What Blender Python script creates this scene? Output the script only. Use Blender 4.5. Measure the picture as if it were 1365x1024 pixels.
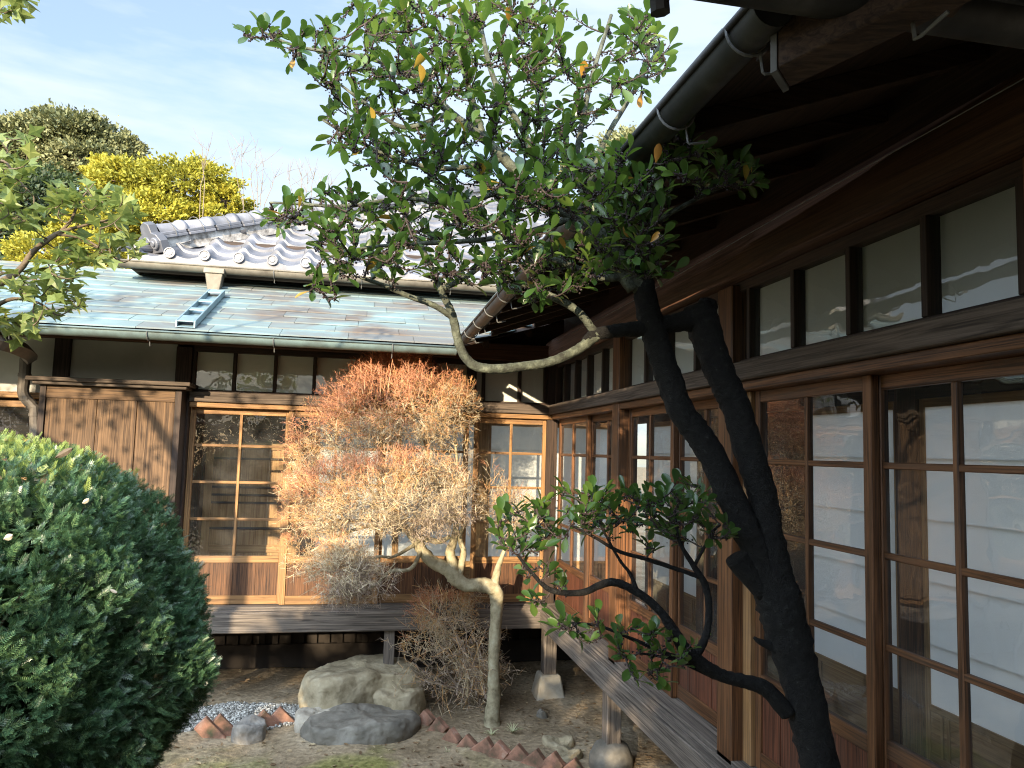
import bpy, math, random
import numpy as np
from mathutils import Matrix, Vector

scene = bpy.context.scene
for o in list(bpy.data.objects):
    bpy.data.objects.remove(o)
RNG = np.random.default_rng(7)
random.seed(7)
R = math.radians

# ------------------------------------------------------------------ camera
FPX, IMW, IMH = 1012.0, 1365.0, 1024.0
YAW, PITCH, ROLL = R(10.91), R(5.12), R(1.575)
CAM = np.array([-1.62, -6.40, 2.096])
_f = np.array([math.sin(YAW) * math.cos(PITCH), math.cos(YAW) * math.cos(PITCH), math.sin(PITCH)])
_r = np.array([math.cos(YAW), -math.sin(YAW), 0.0])
_u = np.cross(_r, _f)
CR = math.cos(ROLL) * _r + math.sin(ROLL) * _u
CU = -math.sin(ROLL) * _r + math.cos(ROLL) * _u
cd = bpy.data.cameras.new("camera")
cd.sensor_width = 36.0
cd.lens = FPX / IMW * 36.0
cd.clip_start, cd.clip_end = 0.05, 500.0
cam = bpy.data.objects.new("camera", cd)
scene.collection.objects.link(cam)
m = Matrix.Identity(4)
for i in range(3):
    m[i][0], m[i][1], m[i][2], m[i][3] = CR[i], CU[i], -_f[i], CAM[i]
cam.matrix_world = m
scene.camera = cam

# ------------------------------------------------------------------ light
SUN_AZ, SUN_EL = R(206.0), R(12.8)          # azimuth from +y, clockwise
w = bpy.data.worlds.new("World")
scene.world = w
w.use_nodes = True
w.cycles.sampling_method = 'MANUAL'
w.cycles.sample_map_resolution = 1024
nt = w.node_tree
nt.nodes.clear()
out = nt.nodes.new("ShaderNodeOutputWorld")
bg = nt.nodes.new("ShaderNodeBackground")
bg.inputs[1].default_value = 0.14
sky = nt.nodes.new("ShaderNodeTexSky")
sky.sky_type = 'NISHITA'
sky.sun_disc = False
sky.sun_elevation, sky.sun_rotation = SUN_EL, SUN_AZ
sky.air_density, sky.dust_density, sky.ozone_density = 1.0, 0.6, 2.0
tc = nt.nodes.new("ShaderNodeTexCoord")
mp = nt.nodes.new("ShaderNodeMapping")
mp.inputs['Rotation'].default_value = (0.0, R(14), R(20))
mp.inputs['Scale'].default_value = (1.3, 2.2, 6.0)
no = nt.nodes.new("ShaderNodeTexNoise")
no.inputs['Scale'].default_value = 1.6
no.inputs['Detail'].default_value = 7.0
no.inputs['Roughness'].default_value = 0.55
no.inputs['Distortion'].default_value = 0.3
no2 = nt.nodes.new("ShaderNodeTexNoise")
no2.inputs['Scale'].default_value = 9.0
no2.inputs['Detail'].default_value = 5.0
ad = nt.nodes.new("ShaderNodeMath"); ad.operation = 'MULTIPLY_ADD'
ad.inputs[1].default_value = 0.3
rp = nt.nodes.new("ShaderNodeValToRGB")
rp.color_ramp.elements[0].position = 0.50
rp.color_ramp.elements[1].position = 0.74
rp.color_ramp.elements[0].color = (0.36, 0.36, 0.36, 1)
rp.color_ramp.elements[1].color = (0.95, 0.95, 0.95, 1)
mx = nt.nodes.new("ShaderNodeMixRGB")
mx.inputs[2].default_value = (2.55, 2.95, 3.45, 1)
L = nt.links.new
dp = nt.nodes.new("ShaderNodeVectorMath"); dp.operation = 'DOT_PRODUCT'
dp.inputs[1].default_value = (math.sin(SUN_AZ) * math.cos(R(24)), math.cos(SUN_AZ) * math.cos(R(24)), math.sin(R(24)))
vr = nt.nodes.new("ShaderNodeMapRange"); vr.interpolation_type = 'SMOOTHSTEP'
vr.inputs[1].default_value = 0.15; vr.inputs[2].default_value = 1.0; vr.inputs[3].default_value = 1.0; vr.inputs[4].default_value = 6.6  # brightens the sky around the sun, out of view, as added fill
vs = nt.nodes.new("ShaderNodeVectorMath"); vs.operation = 'SCALE'
L(tc.outputs['Generated'], dp.inputs[0]); L(dp.outputs['Value'], vr.inputs[0])
sx = nt.nodes.new("ShaderNodeSeparateXYZ"); L(tc.outputs['Generated'], sx.inputs[0])
ve = nt.nodes.new("ShaderNodeMapRange"); ve.interpolation_type = 'SMOOTHSTEP'
ve.inputs[1].default_value = 0.10; ve.inputs[2].default_value = 0.40; L(sx.outputs[2], ve.inputs[0])
vm = nt.nodes.new("ShaderNodeMath"); vm.operation = 'MULTIPLY_ADD'; vm.inputs[2].default_value = 1.0
vq = nt.nodes.new("ShaderNodeMath"); vq.operation = 'SUBTRACT'; vq.inputs[1].default_value = 1.0
L(vr.outputs[0], vq.inputs[0]); L(vq.outputs[0], vm.inputs[0]); L(ve.outputs[0], vm.inputs[1])
L(mx.outputs[0], vs.inputs[0]); L(vm.outputs[0], vs.inputs['Scale'])
L(tc.outputs['Generated'], mp.inputs[0])
L(mp.outputs[0], no.inputs['Vector'])
L(mp.outputs[0], no2.inputs['Vector'])
L(no2.outputs['Fac'], ad.inputs[0])
L(no.outputs['Fac'], ad.inputs[2])
L(ad.outputs[0], rp.inputs[0])
L(rp.outputs[0], mx.inputs[0])
L(sky.outputs[0], mx.inputs[1])
L(vs.outputs[0], bg.inputs[0])
L(bg.outputs[0], out.inputs[0])

sl = bpy.data.lights.new("sun", 'SUN')
sl.energy = 4.7
sl.angle = R(0.6)
sl.color = (1.0, 0.81, 0.56)
sun = bpy.data.objects.new("sun", sl)
scene.collection.objects.link(sun)
to_sun = Vector((math.sin(SUN_AZ) * math.cos(SUN_EL), math.cos(SUN_AZ) * math.cos(SUN_EL), math.sin(SUN_EL)))
sun.rotation_euler = to_sun.to_track_quat('Z', 'Y').to_euler()
sun.location = (-8, -12, 8)

scene.view_settings.view_transform = 'Standard'
scene.view_settings.look = 'None'
scene.view_settings.exposure = 1.33
scene.view_settings.gamma = 1.0
scene.render.engine = 'CYCLES'
scene.cycles.max_bounces = 8
scene.cycles.diffuse_bounces = 5
scene.cycles.glossy_bounces = 4
scene.cycles.transparent_max_bounces = 16
scene.cycles.use_denoising = True
scene.cycles.denoising_prefilter = 'NONE'
scene.cycles.filter_width = 1.1
scene.cycles.use_light_tree = False
scene.cycles.use_adaptive_sampling = False
scene.cycles.blur_glossy = 1.0
scene.cycles.caustics_reflective = False
scene.cycles.caustics_refractive = False
scene.cycles.sample_clamp_indirect = 2.5

# ------------------------------------------------------------------ measuring helpers
def ray(px, py):
    return (px - IMW / 2) / FPX * CR - (py - IMH / 2) / FPX * CU + _f

def at(px, py, Y):
    """world point seen at photo pixel (px, py) at world depth y = Y"""
    d = ray(px, py)
    return CAM + d * (Y - CAM[1]) / d[1]

def pxsize(Y):
    return (Y - CAM[1]) / FPX

# ------------------------------------------------------------------ mesh builder
ORG = {}

class MB:
    def __init__(s):
        s.v, s.f, s.n = [], [], 0
    def add(s, V, faces, mi=0):
        """faces: list of (k-gon index arrays)"""
        V = np.asarray(V, dtype=np.float64).reshape(-1, 3)
        for F in faces:
            F = np.asarray(F, dtype=np.int64)
            if F.size:
                s.f.append((F + s.n, mi))
        s.v.append(V)
        s.n += len(V)
        return s
    def box(s, x0, x1, y0, y1, z0, z1, mi=0):
        x0, x1 = min(x0, x1), max(x0, x1); y0, y1 = min(y0, y1), max(y0, y1)
        V = [(x, y, z) for x in (x0, x1) for y in (y0, y1) for z in (z0, z1)]
        return s.add(V, [[(0, 1, 3, 2), (4, 6, 7, 5), (0, 4, 5, 1), (2, 3, 7, 6), (0, 2, 6, 4), (1, 5, 7, 3)]], mi)
    def hexa(s, P, mi=0):
        """8 corners: 4 of one end (loop), 4 of the other"""
        return s.add(P, [[(3, 2, 1, 0), (4, 5, 6, 7), (0, 1, 5, 4), (1, 2, 6, 5), (2, 3, 7, 6), (3, 0, 4, 7)]], mi)
    def tube(s, P, rad, n=8, mi=0, cap=True, wob=0.0):
        P = np.asarray(P, float); k = len(P)
        rad = np.broadcast_to(np.asarray(rad, float), (k,))
        T = np.gradient(P, axis=0)
        T /= np.linalg.norm(T, axis=1)[:, None] + 1e-12
        ref = np.array([0.0, 0.0, 1.0]) if abs(T[0][2]) < 0.9 else np.array([1.0, 0, 0])
        a = np.linspace(0, 2 * math.pi, n, endpoint=False)
        V = []
        U = np.cross(T[0], ref); U /= np.linalg.norm(U)
        for i in range(k):
            U = U - T[i] * (U @ T[i]); U /= np.linalg.norm(U) + 1e-12
            W = np.cross(T[i], U)
            rr = rad[i] * (1 + wob * RNG.standard_normal(n)) if wob else rad[i] * np.ones(n)
            V.append(P[i] + (np.cos(a) * rr)[:, None] * U + (np.sin(a) * rr)[:, None] * W)
        V = np.concatenate(V)
        i = np.arange(k - 1)[:, None] * n; j = np.arange(n)[None]; j2 = (j + 1) % n
        Q = np.stack([i + j, i + j2, i + n + j2, i + n + j], -1).reshape(-1, 4)
        fs = [Q]
        if cap:
            fs += [[tuple(range(n - 1, -1, -1))], [tuple((k - 1) * n + q for q in range(n))]]
        return s.add(V, fs, mi)
    def lathe(s, prof, c, n=24, axis='z', mi=0):
        c = np.asarray(c, float)
        a = np.linspace(0, 2 * math.pi, n, endpoint=False)
        V = []
        for r, h in prof:
            x, y = r * np.cos(a), r * np.sin(a)
            hh = np.full(n, h)
            if axis == 'z': V.append(np.stack([x, y, hh], 1))
            elif axis == 'y': V.append(np.stack([x, hh, y], 1))
            else: V.append(np.stack([hh, x, y], 1))
        V = np.concatenate(V) + c
        k = len(prof)
        i = np.arange(k - 1)[:, None] * n; j = np.arange(n)[None]; j2 = (j + 1) % n
        Q = np.stack([i + j, i + j2, i + n + j2, i + n + j], -1).reshape(-1, 4)
        return s.add(V, [Q, [tuple(range(n))], [tuple((k - 1) * n + q for q in range(n))]], mi)
    def inst(s, TV, TF, pos, M, mi=0):
        """template verts TV (k,3), faces TF; pos (m,3); M (m,3,3) columns are the axes (scale included)"""
        TV = np.asarray(TV, float); pos = np.asarray(pos); mcount, k = len(pos), len(TV)
        if mcount == 0: return s
        V = np.einsum('mij,kj->mki', M, TV) + pos[:, None, :]
        off = (np.arange(mcount) * k)
        fs = []
        for F in TF:
            F = np.asarray(F)
            fs.append((F[None] + off[:, None, None]).reshape(-1, F.shape[1]))
        return s.add(V.reshape(-1, 3), fs, mi)
    def build(s, name, mats, parent=None, smooth=False, bevel=0.0, org=None):
        V = np.concatenate(s.v) if s.v else np.zeros((0, 3))
        if parent is not None:
            root = parent
            while root.parent is not None: root = root.parent
            o0 = np.array(ORG.get(root.name, (0, 0, 0)))
        else:
            o0 = np.array(org if org is not None else (0, 0, 0), float)
        V = V - o0
        me = bpy.data.meshes.new(name)
        me.vertices.add(len(V))
        me.vertices.foreach_set('co', V.astype(np.float32).ravel())
        tot, idx, mi = [], [], []
        for F, q in s.f:
            tot.append(np.full(len(F), F.shape[1])); idx.append(F.ravel()); mi.append(np.full(len(F), q))
        tot = np.concatenate(tot); idx = np.concatenate(idx); mi = np.concatenate(mi)
        st = np.concatenate([[0], np.cumsum(tot)[:-1]])
        me.loops.add(len(idx)); me.loops.foreach_set('vertex_index', idx.astype(np.int32))
        me.polygons.add(len(tot))
        me.polygons.foreach_set('loop_start', st.astype(np.int32))
        me.polygons.foreach_set('loop_total', tot.astype(np.int32))
        me.polygons.foreach_set('material_index', mi.astype(np.int32))
        me.polygons.foreach_set('use_smooth', np.full(len(tot), bool(smooth)))
        for mt in (mats if isinstance(mats, (list, tuple)) else [mats]):
            me.materials.append(mt)
        me.update(calc_edges=True)
        me.validate()
        o = bpy.data.objects.new(name, me)
        scene.collection.objects.link(o)
        if parent is not None:
            o.parent = parent
        else:
            o.location = o0
            ORG[o.name] = tuple(o0)
        if bevel > 0:
            b = o.modifiers.new("bevel", 'BEVEL')
            b.width, b.segments, b.limit_method, b.angle_limit = bevel, 1, 'ANGLE', R(40)
        return o

def tag(o, label=None, cat=None, group=None, kind=None):
    if label: o['label'] = label
    if cat: o['category'] = cat
    if group: o['group'] = group
    if kind: o['kind'] = kind
    return o

def thing(name, loc, label, cat, group=None):
    o = bpy.data.objects.new(name, None)
    o.empty_display_size = 0.1
    o.location = tuple(float(q) for q in loc)
    scene.collection.objects.link(o)
    ORG[o.name] = tuple(o.location)
    return tag(o, label, cat, group)

def frames(D, N):
    """rotation matrices whose y axis is D and z axis near N"""
    D = D / (np.linalg.norm(D, axis=1)[:, None] + 1e-9)
    X = np.cross(D, N); X /= np.linalg.norm(X, axis=1)[:, None] + 1e-9
    Z = np.cross(X, D)
    return np.stack([X, D, Z], -1)

def unit(v):
    v = np.asarray(v, float)
    return v / (np.linalg.norm(v, axis=-1, keepdims=True) + 1e-9)

def smooth_path(P, n=6, rad=None):
    """Catmull-Rom through P"""
    P = np.asarray(P, float)
    if rad is not None:
        P = np.hstack([P, np.asarray(rad, float)[:, None]])
    Q = np.vstack([2 * P[0] - P[1], P, 2 * P[-1] - P[-2]])
    o = []
    for i in range(1, len(Q) - 2):
        p0, p1, p2, p3 = Q[i - 1], Q[i], Q[i + 1], Q[i + 2]
        for t in np.linspace(0, 1, n, endpoint=False):
            o.append(0.5 * (2 * p1 + (p2 - p0) * t + (2 * p0 - 5 * p1 + 4 * p2 - p3) * t * t + (3 * p1 - p0 - 3 * p2 + p3) * t ** 3))
    o.append(P[-1])
    o = np.array(o)
    return (o[:, :3], np.maximum(o[:, 3], 1e-4)) if rad is not None else o

# ------------------------------------------------------------------ materials
def mat(name):
    mt = bpy.data.materials.new(name)
    mt.use_nodes = True
    t = mt.node_tree
    return mt, t, t.nodes['Principled BSDF']

def ramp(t, stops):
    r = t.nodes.new("ShaderNodeValToRGB")
    e = r.color_ramp.elements
    while len(e) < len(stops): e.new(0.5)
    for q, (p, c) in zip(e, stops):
        q.position = p; q.color = (*c, 1)
    return r

def wood(name, dark, light, axis='z', rough=0.62, scale=1.0, bump=0.25, spec=0.3, vary=0.25):
    mt, t, b = mat(name)
    N, K = t.nodes.new, t.links.new
    g = N("ShaderNodeNewGeometry")
    mp = N("ShaderNodeMapping")
    s = [78 * scale] * 3
    s['xyz'.index(axis)] = 1.9 * scale
    mp.inputs['Scale'].default_value = s
    oi = N("ShaderNodeObjectInfo")
    ofs = N("ShaderNodeVectorMath"); ofs.operation = 'SCALE'
    cmb = N("ShaderNodeCombineXYZ")
    K(g.outputs['Random Per Island'], cmb.inputs[0]); K(g.outputs['Random Per Island'], cmb.inputs[1]); K(oi.outputs['Random'], cmb.inputs[2])
    K(cmb.outputs[0], ofs.inputs[0]); ofs.inputs['Scale'].default_value = 7.0
    av = N("ShaderNodeVectorMath"); av.operation = 'ADD'
    K(g.outputs['Position'], av.inputs[0]); K(ofs.outputs[0], av.inputs[1])
    K(av.outputs[0], mp.inputs[0])
    n1 = N("ShaderNodeTexNoise"); n1.inputs['Scale'].default_value = 1.0; n1.inputs['Detail'].default_value = 6; n1.inputs['Roughness'].default_value = 0.62; n1.inputs['Distortion'].default_value = 1.2
    K(mp.outputs[0], n1.inputs['Vector'])
    n2 = N("ShaderNodeTexNoise"); n2.inputs['Scale'].default_value = 3.0; n2.inputs['Detail'].default_value = 4
    K(av.outputs[0], n2.inputs['Vector'])
    r = ramp(t, [(0.36, dark), (0.64, light)])
    K(n1.outputs['Fac'], r.inputs[0])
    hv = N("ShaderNodeHueSaturation")
    K(r.outputs[0], hv.inputs['Color'])
    mr = N("ShaderNodeMapRange"); mr.inputs[3].default_value = 1 - vary; mr.inputs[4].default_value = 1 + vary
    ad = N("ShaderNodeMath"); ad.operation = 'MULTIPLY_ADD'; ad.inputs[1].default_value = 0.55
    m2 = N("ShaderNodeMath"); m2.operation = 'MULTIPLY'; m2.inputs[1].default_value = 0.5
    K(g.outputs['Random Per Island'], m2.inputs[0])
    K(n2.outputs['Fac'], ad.inputs[0]); K(m2.outputs[0], ad.inputs[2])
    K(ad.outputs[0], mr.inputs[0]); K(mr.outputs[0], hv.inputs['Value'])
    n5 = N("ShaderNodeTexNoise"); n5.inputs['Scale'].default_value = 1.3; n5.inputs['Detail'].default_value = 6; n5.inputs['Roughness'].default_value = 0.7
    K(av.outputs[0], n5.inputs['Vector'])
    m5 = N("ShaderNodeMapRange"); m5.inputs[1].default_value = 0.48; m5.inputs[2].default_value = 0.75; m5.inputs[3].default_value = 0.0; m5.inputs[4].default_value = 0.5
    K(n5.outputs['Fac'], m5.inputs[0])
    g5 = N("ShaderNodeMixRGB"); K(m5.outputs[0], g5.inputs[0]); K(hv.outputs[0], g5.inputs[1])
    av5 = [(a_ + b_) / 2 for a_, b_ in zip(dark, light)]; lum = sum(av5) / 3
    g5.inputs[2].default_value = (lum * 0.95, lum * 0.80, lum * 0.66, 1)
    K(g5.outputs[0], b.inputs['Base Color'])
    b.inputs['Roughness'].default_value = rough
    b.inputs['Specular IOR Level'].default_value = spec
    bp = N("ShaderNodeBump"); bp.inputs['Strength'].default_value = bump; bp.inputs['Distance'].default_value = 0.004
    K(n1.outputs['Fac'], bp.inputs['Height']); K(bp.outputs[0], b.inputs['Normal'])
    return mt

def noisy(name, stops, scale=4.0, rough=0.8, bump=0.3, dist=0.01, detail=8, spec=0.3, island=0.0, distort=0.0, metal=0.0, objc=False):
    mt, t, b = mat(name)
    N, K = t.nodes.new, t.links.new
    if objc:
        g0 = N("ShaderNodeTexCoord"); pos = g0.outputs['Object']
        g = N("ShaderNodeNewGeometry")
    else:
        g = N("ShaderNodeNewGeometry"); pos = g.outputs['Position']
    n = N("ShaderNodeTexNoise"); n.inputs['Scale'].default_value = scale; n.inputs['Detail'].default_value = detail; n.inputs['Distortion'].default_value = distort
    n.inputs['Roughness'].default_value = 0.6
    K(pos, n.inputs['Vector'])
    r = ramp(t, stops)
    if island:
        a = N("ShaderNodeMath"); a.operation = 'MULTIPLY_ADD'; a.inputs[1].default_value = island
        s2 = N("ShaderNodeMath"); s2.operation = 'SUBTRACT'; s2.inputs[1].default_value = island / 2
        K(g.outputs['Random Per Island'], a.inputs[0]); K(n.outputs['Fac'], a.inputs[2])
        K(a.outputs[0], s2.inputs[0]); K(s2.outputs[0], r.inputs[0])
    else:
        K(n.outputs['Fac'], r.inputs[0])
    K(r.outputs[0], b.inputs['Base Color'])
    b.inputs['Roughness'].default_value = rough
    b.inputs['Specular IOR Level'].default_value = spec
    b.inputs['Metallic'].default_value = metal
    if bump:
        n3 = N("ShaderNodeTexNoise"); n3.inputs['Scale'].default_value = scale * 5; n3.inputs['Detail'].default_value = 6
        K(pos, n3.inputs['Vector'])
        mm = N("ShaderNodeMath"); mm.operation = 'MULTIPLY_ADD'; mm.inputs[1].default_value = 0.4
        K(n3.outputs['Fac'], mm.inputs[0]); K(n.outputs['Fac'], mm.inputs[2])
        bp = N("ShaderNodeBump"); bp.inputs['Strength'].default_value = bump; bp.inputs['Distance'].default_value = dist
        K(mm.outputs[0], bp.inputs['Height']); K(bp.outputs[0], b.inputs['Normal'])
    return mt

def leafmat(name, stops, rough=0.4, trans=0.3, tcol=(0.2, 0.32, 0.04), spec=0.5, clump=0.5, cscale=2.0):
    mt, t, b = mat(name)
    N, K = t.nodes.new, t.links.new
    g = N("ShaderNodeNewGeometry")
    r = ramp(t, stops)
    n = N("ShaderNodeTexNoise"); n.inputs['Scale'].default_value = cscale; n.inputs['Detail'].default_value = 3
    K(g.outputs['Position'], n.inputs['Vector'])
    a = N("ShaderNodeMix"); a.inputs[0].default_value = clump
    mr = N("ShaderNodeMapRange"); mr.inputs[1].default_value = 0.3; mr.inputs[2].default_value = 0.7
    K(n.outputs['Fac'], mr.inputs[0])
    K(g.outputs['Random Per Island'], a.inputs[2]); K(mr.outputs[0], a.inputs[3])
    K(a.outputs[0], r.inputs[0])
    K(r.outputs[0], b.inputs['Base Color'])
    b.inputs['Roughness'].default_value = rough
    b.inputs['Specular IOR Level'].default_value = spec
    tr = N("ShaderNodeBsdfTranslucent")
    mc = N("ShaderNodeMixRGB"); mc.blend_type = 'MIX'; mc.inputs[0].default_value = 0.6
    K(r.outputs[0], mc.inputs[1]); mc.inputs[2].default_value = (*tcol, 1)
    K(mc.outputs[0], tr.inputs[0])
    ms = N("ShaderNodeMixShader"); ms.inputs[0].default_value = trans
    K(b.outputs[0], ms.inputs[1]); K(tr.outputs[0], ms.inputs[2])
    K(ms.outputs[0], t.nodes['Material Output'].inputs[0])
    return mt

M = {}
for ax in 'xyz':
    M['frame_' + ax] = wood('frame_wood_' + ax, (0.030, 0.013, 0.006), (0.18, 0.080, 0.033), ax, rough=0.5)
    M['tan_' + ax] = wood('pale_frame_wood_' + ax, (0.13, 0.065, 0.026), (0.35, 0.195, 0.08), ax, rough=0.6)
    M['dark_' + ax] = wood('dark_wood_' + ax, (0.016, 0.010, 0.007), (0.055, 0.034, 0.024), ax, rough=0.65)
    M['grey_' + ax] = wood('weathered_wood_' + ax, (0.045, 0.037, 0.031), (0.195, 0.163, 0.132), ax, rough=0.85, bump=0.6)
    M['kamoi_' + ax] = wood('lintel_wood_' + ax, (0.035, 0.026, 0.020), (0.13, 0.10, 0.078), ax, rough=0.8, bump=0.4)
    M['board_' + ax] = wood('board_wood_' + ax, (0.020, 0.009, 0.005), (0.135, 0.062, 0.028), ax, rough=0.6, bump=0.5, scale=1.3, vary=0.6)
    M['redboard_' + ax] = wood('red_board_wood_' + ax, (0.022, 0.008, 0.005), (0.165, 0.058, 0.030), ax, rough=0.55, bump=0.5, scale=1.5, vary=0.3)
    M['inner_' + ax] = wood('interior_wood_' + ax, (0.25, 0.135, 0.055), (0.47, 0.295, 0.13), ax, rough=0.5, scale=0.7)
    M['beam_' + ax] = wood('eave_beam_wood_' + ax, (0.055, 0.027, 0.016), (0.13, 0.063, 0.036), ax, rough=0.6, scale=0.8)
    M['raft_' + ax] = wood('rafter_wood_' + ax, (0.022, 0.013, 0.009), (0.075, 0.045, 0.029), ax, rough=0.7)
    M['shut_' + ax] = wood('shutter_wood_' + ax, (0.036, 0.021, 0.012), (0.165, 0.098, 0.051), ax, rough=0.75, bump=0.6, scale=0.8, vary=0.3)
M['plaster'] = noisy('plaster', [(0.3, (0.36, 0.36, 0.33)), (0.7, (0.54, 0.54, 0.50))], 1.6, 0.9, 0.15, 0.004)
M['transom_paper'] = noisy('transom_paper', [(0.3, (0.70, 0.68, 0.61)), (0.7, (0.82, 0.80, 0.73))], 1.2, 0.9, 0)
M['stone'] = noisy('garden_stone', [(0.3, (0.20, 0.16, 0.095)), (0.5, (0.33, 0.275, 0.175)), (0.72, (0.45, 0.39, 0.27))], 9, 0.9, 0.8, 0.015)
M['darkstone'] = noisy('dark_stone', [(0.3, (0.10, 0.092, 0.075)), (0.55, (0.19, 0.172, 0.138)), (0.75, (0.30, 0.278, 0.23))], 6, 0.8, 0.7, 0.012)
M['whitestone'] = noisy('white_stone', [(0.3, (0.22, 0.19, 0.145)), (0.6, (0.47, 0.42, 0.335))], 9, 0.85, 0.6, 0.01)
M['cobble'] = noisy('cobble_stone', [(0.3, (0.13, 0.122, 0.108)), (0.6, (0.28, 0.262, 0.23))], 9, 0.85, 0.5, 0.008)
M['brick'] = noisy('brick', [(0.30, (0.07, 0.075, 0.04)), (0.44, (0.17, 0.10, 0.065)), (0.6, (0.34, 0.175, 0.115)), (0.75, (0.45, 0.33, 0.25))], 9, 0.9, 0.6, 0.008)
M['foot'] = noisy('foundation_stone', [(0.3, (0.30, 0.27, 0.21)), (0.7, (0.45, 0.41, 0.33))], 10, 0.9, 0.5, 0.008)
M['tile'] = noisy('roof_tile', [(0.3, (0.085, 0.09, 0.105)), (0.55, (0.15, 0.155, 0.175)), (0.75, (0.25, 0.25, 0.275))], 5, 0.42, 0.2, 0.004, island=0.3, spec=0.5)
M['mortar'] = noisy('roof_mortar', [(0.35, (0.12, 0.11, 0.10)), (0.6, (0.50, 0.48, 0.45))], 12, 0.9, 0.6, 0.01)
M['copper'] = noisy('patina_copper', [(0.28, (0.11, 0.088, 0.072)), (0.42, (0.13, 0.14, 0.135)), (0.55, (0.145, 0.20, 0.20)), (0.80, (0.21, 0.29, 0.285))], 1.6, 0.62, 0.3, 0.004, island=0.12, metal=0.0, spec=0.25, distort=0.6)
M['copper_trim'] = noisy('patina_copper_trim', [(0.3, (0.09, 0.11, 0.105)), (0.6, (0.15, 0.21, 0.205)), (0.8, (0.24, 0.34, 0.335))], 6, 0.5, 0.2, 0.003, metal=0.2)
M['chute'] = noisy('patina_chute', [(0.3, (0.13, 0.19, 0.21)), (0.7, (0.22, 0.31, 0.34))], 8, 0.5, 0.2, 0.003, metal=0.2)
M['gutter'] = noisy('gutter_metal', [(0.3, (0.03, 0.03, 0.03)), (0.55, (0.065, 0.063, 0.062)), (0.8, (0.15, 0.145, 0.14))], 7, 0.5, 0.15, 0.003, metal=0.5)
M['oldgutter'] = noisy('old_copper_gutter', [(0.3, (0.10, 0.088, 0.07)), (0.6, (0.20, 0.185, 0.15)), (0.8, (0.20, 0.25, 0.21))], 6, 0.55, 0.2, 0.003, metal=0.3)
M['pipe'] = noisy('downpipe_copper', [(0.3, (0.06, 0.05, 0.042)), (0.7, (0.16, 0.14, 0.115))], 5, 0.5, 0.2, 0.003, metal=0.3)
M['bracket'] = noisy('bracket_metal', [(0.3, (0.08, 0.08, 0.077)), (0.7, (0.18, 0.18, 0.173))], 10, 0.5, 0)
M['void'] = noisy('shadowed_boards', [(0.3, (0.015, 0.012, 0.010)), (0.7, (0.035, 0.028, 0.022))], 4, 0.9, 0)  # near-black: the under-floor shade is put into the board colour
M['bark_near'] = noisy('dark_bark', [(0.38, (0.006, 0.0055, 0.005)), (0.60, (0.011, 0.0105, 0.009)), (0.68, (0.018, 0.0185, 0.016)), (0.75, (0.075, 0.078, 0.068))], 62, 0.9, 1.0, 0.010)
M['bark_moss'] = noisy('mossy_bark', [(0.3, (0.03, 0.03, 0.024)), (0.5, (0.07, 0.078, 0.058)), (0.72, (0.16, 0.175, 0.13))], 40, 0.9, 0.9, 0.008)
M['bark_pale'] = noisy('pale_bark', [(0.3, (0.15, 0.125, 0.075)), (0.5, (0.31, 0.27, 0.17)), (0.72, (0.43, 0.40, 0.28))], 16, 0.85, 0.8, 0.008)
M['bark_brown'] = noisy('brown_bark', [(0.3, (0.06, 0.045, 0.03)), (0.7, (0.17, 0.13, 0.09))], 20, 0.9, 0.7, 0.008)
M['shoot'] = noisy('shoot_bark', [(0.3, (0.03, 0.022, 0.02)), (0.7, (0.075, 0.06, 0.05))], 40, 0.8, 0)
M['bud'] = noisy('dark_bud', [(0.3, (0.018, 0.012, 0.016)), (0.7, (0.05, 0.035, 0.035))], 50, 0.5, 0)
M['twig_red'] = noisy('red_twig', [(0.3, (0.34, 0.13, 0.065)), (0.7, (0.56, 0.27, 0.14))], 12, 0.8, 0, island=0.4)
M['twig_gold'] = noisy('gold_twig', [(0.3, (0.40, 0.215, 0.085)), (0.7, (0.58, 0.36, 0.155))], 12, 0.8, 0, island=0.4)
M['twig_tan'] = noisy('tan_twig', [(0.3, (0.34, 0.26, 0.15)), (0.7, (0.64, 0.53, 0.35))], 12, 0.8, 0, island=0.4)
M['twig_grey'] = noisy('grey_twig', [(0.3, (0.17, 0.125, 0.09)), (0.7, (0.42, 0.33, 0.25))], 12, 0.85, 0, island=0.4)
M['twig_bare'] = noisy('bare_twig', [(0.3, (0.14, 0.11, 0.08)), (0.7, (0.28, 0.23, 0.17))], 12, 0.9, 0)
M['leaf'] = leafmat('glossy_leaf', [(0.0, (0.016, 0.044, 0.015)), (0.5, (0.040, 0.090, 0.021)), (0.85, (0.105, 0.165, 0.032)), (1.0, (0.23, 0.24, 0.045))], 0.28, 0.30, (0.22, 0.38, 0.04))
M['leaf_old'] = leafmat('yellowing_leaf', [(0.0, (0.26, 0.24, 0.04)), (0.5, (0.42, 0.26, 0.04)), (1.0, (0.45, 0.13, 0.03))], 0.45, 0.3, (0.5, 0.35, 0.05))
M['yew'] = leafmat('yew_needle', [(0.0, (0.022, 0.058, 0.030)), (0.5, (0.062, 0.132, 0.062)), (1.0, (0.19, 0.285, 0.12))], 0.32, 0.15, (0.16, 0.26, 0.05), clump=0.35, cscale=5)
M['yew_young'] = leafmat('young_yew_needle', [(0.0, (0.20, 0.28, 0.05)), (1.0, (0.28, 0.34, 0.10))], 0.45, 0.25, (0.35, 0.42, 0.08))
M['maple'] = leafmat('three_lobed_leaf', [(0.0, (0.10, 0.15, 0.045)), (0.6, (0.20, 0.25, 0.075)), (0.9, (0.33, 0.34, 0.11)), (1.0, (0.45, 0.36, 0.20))], 0.45, 0.35, (0.32, 0.38, 0.07))
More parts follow.
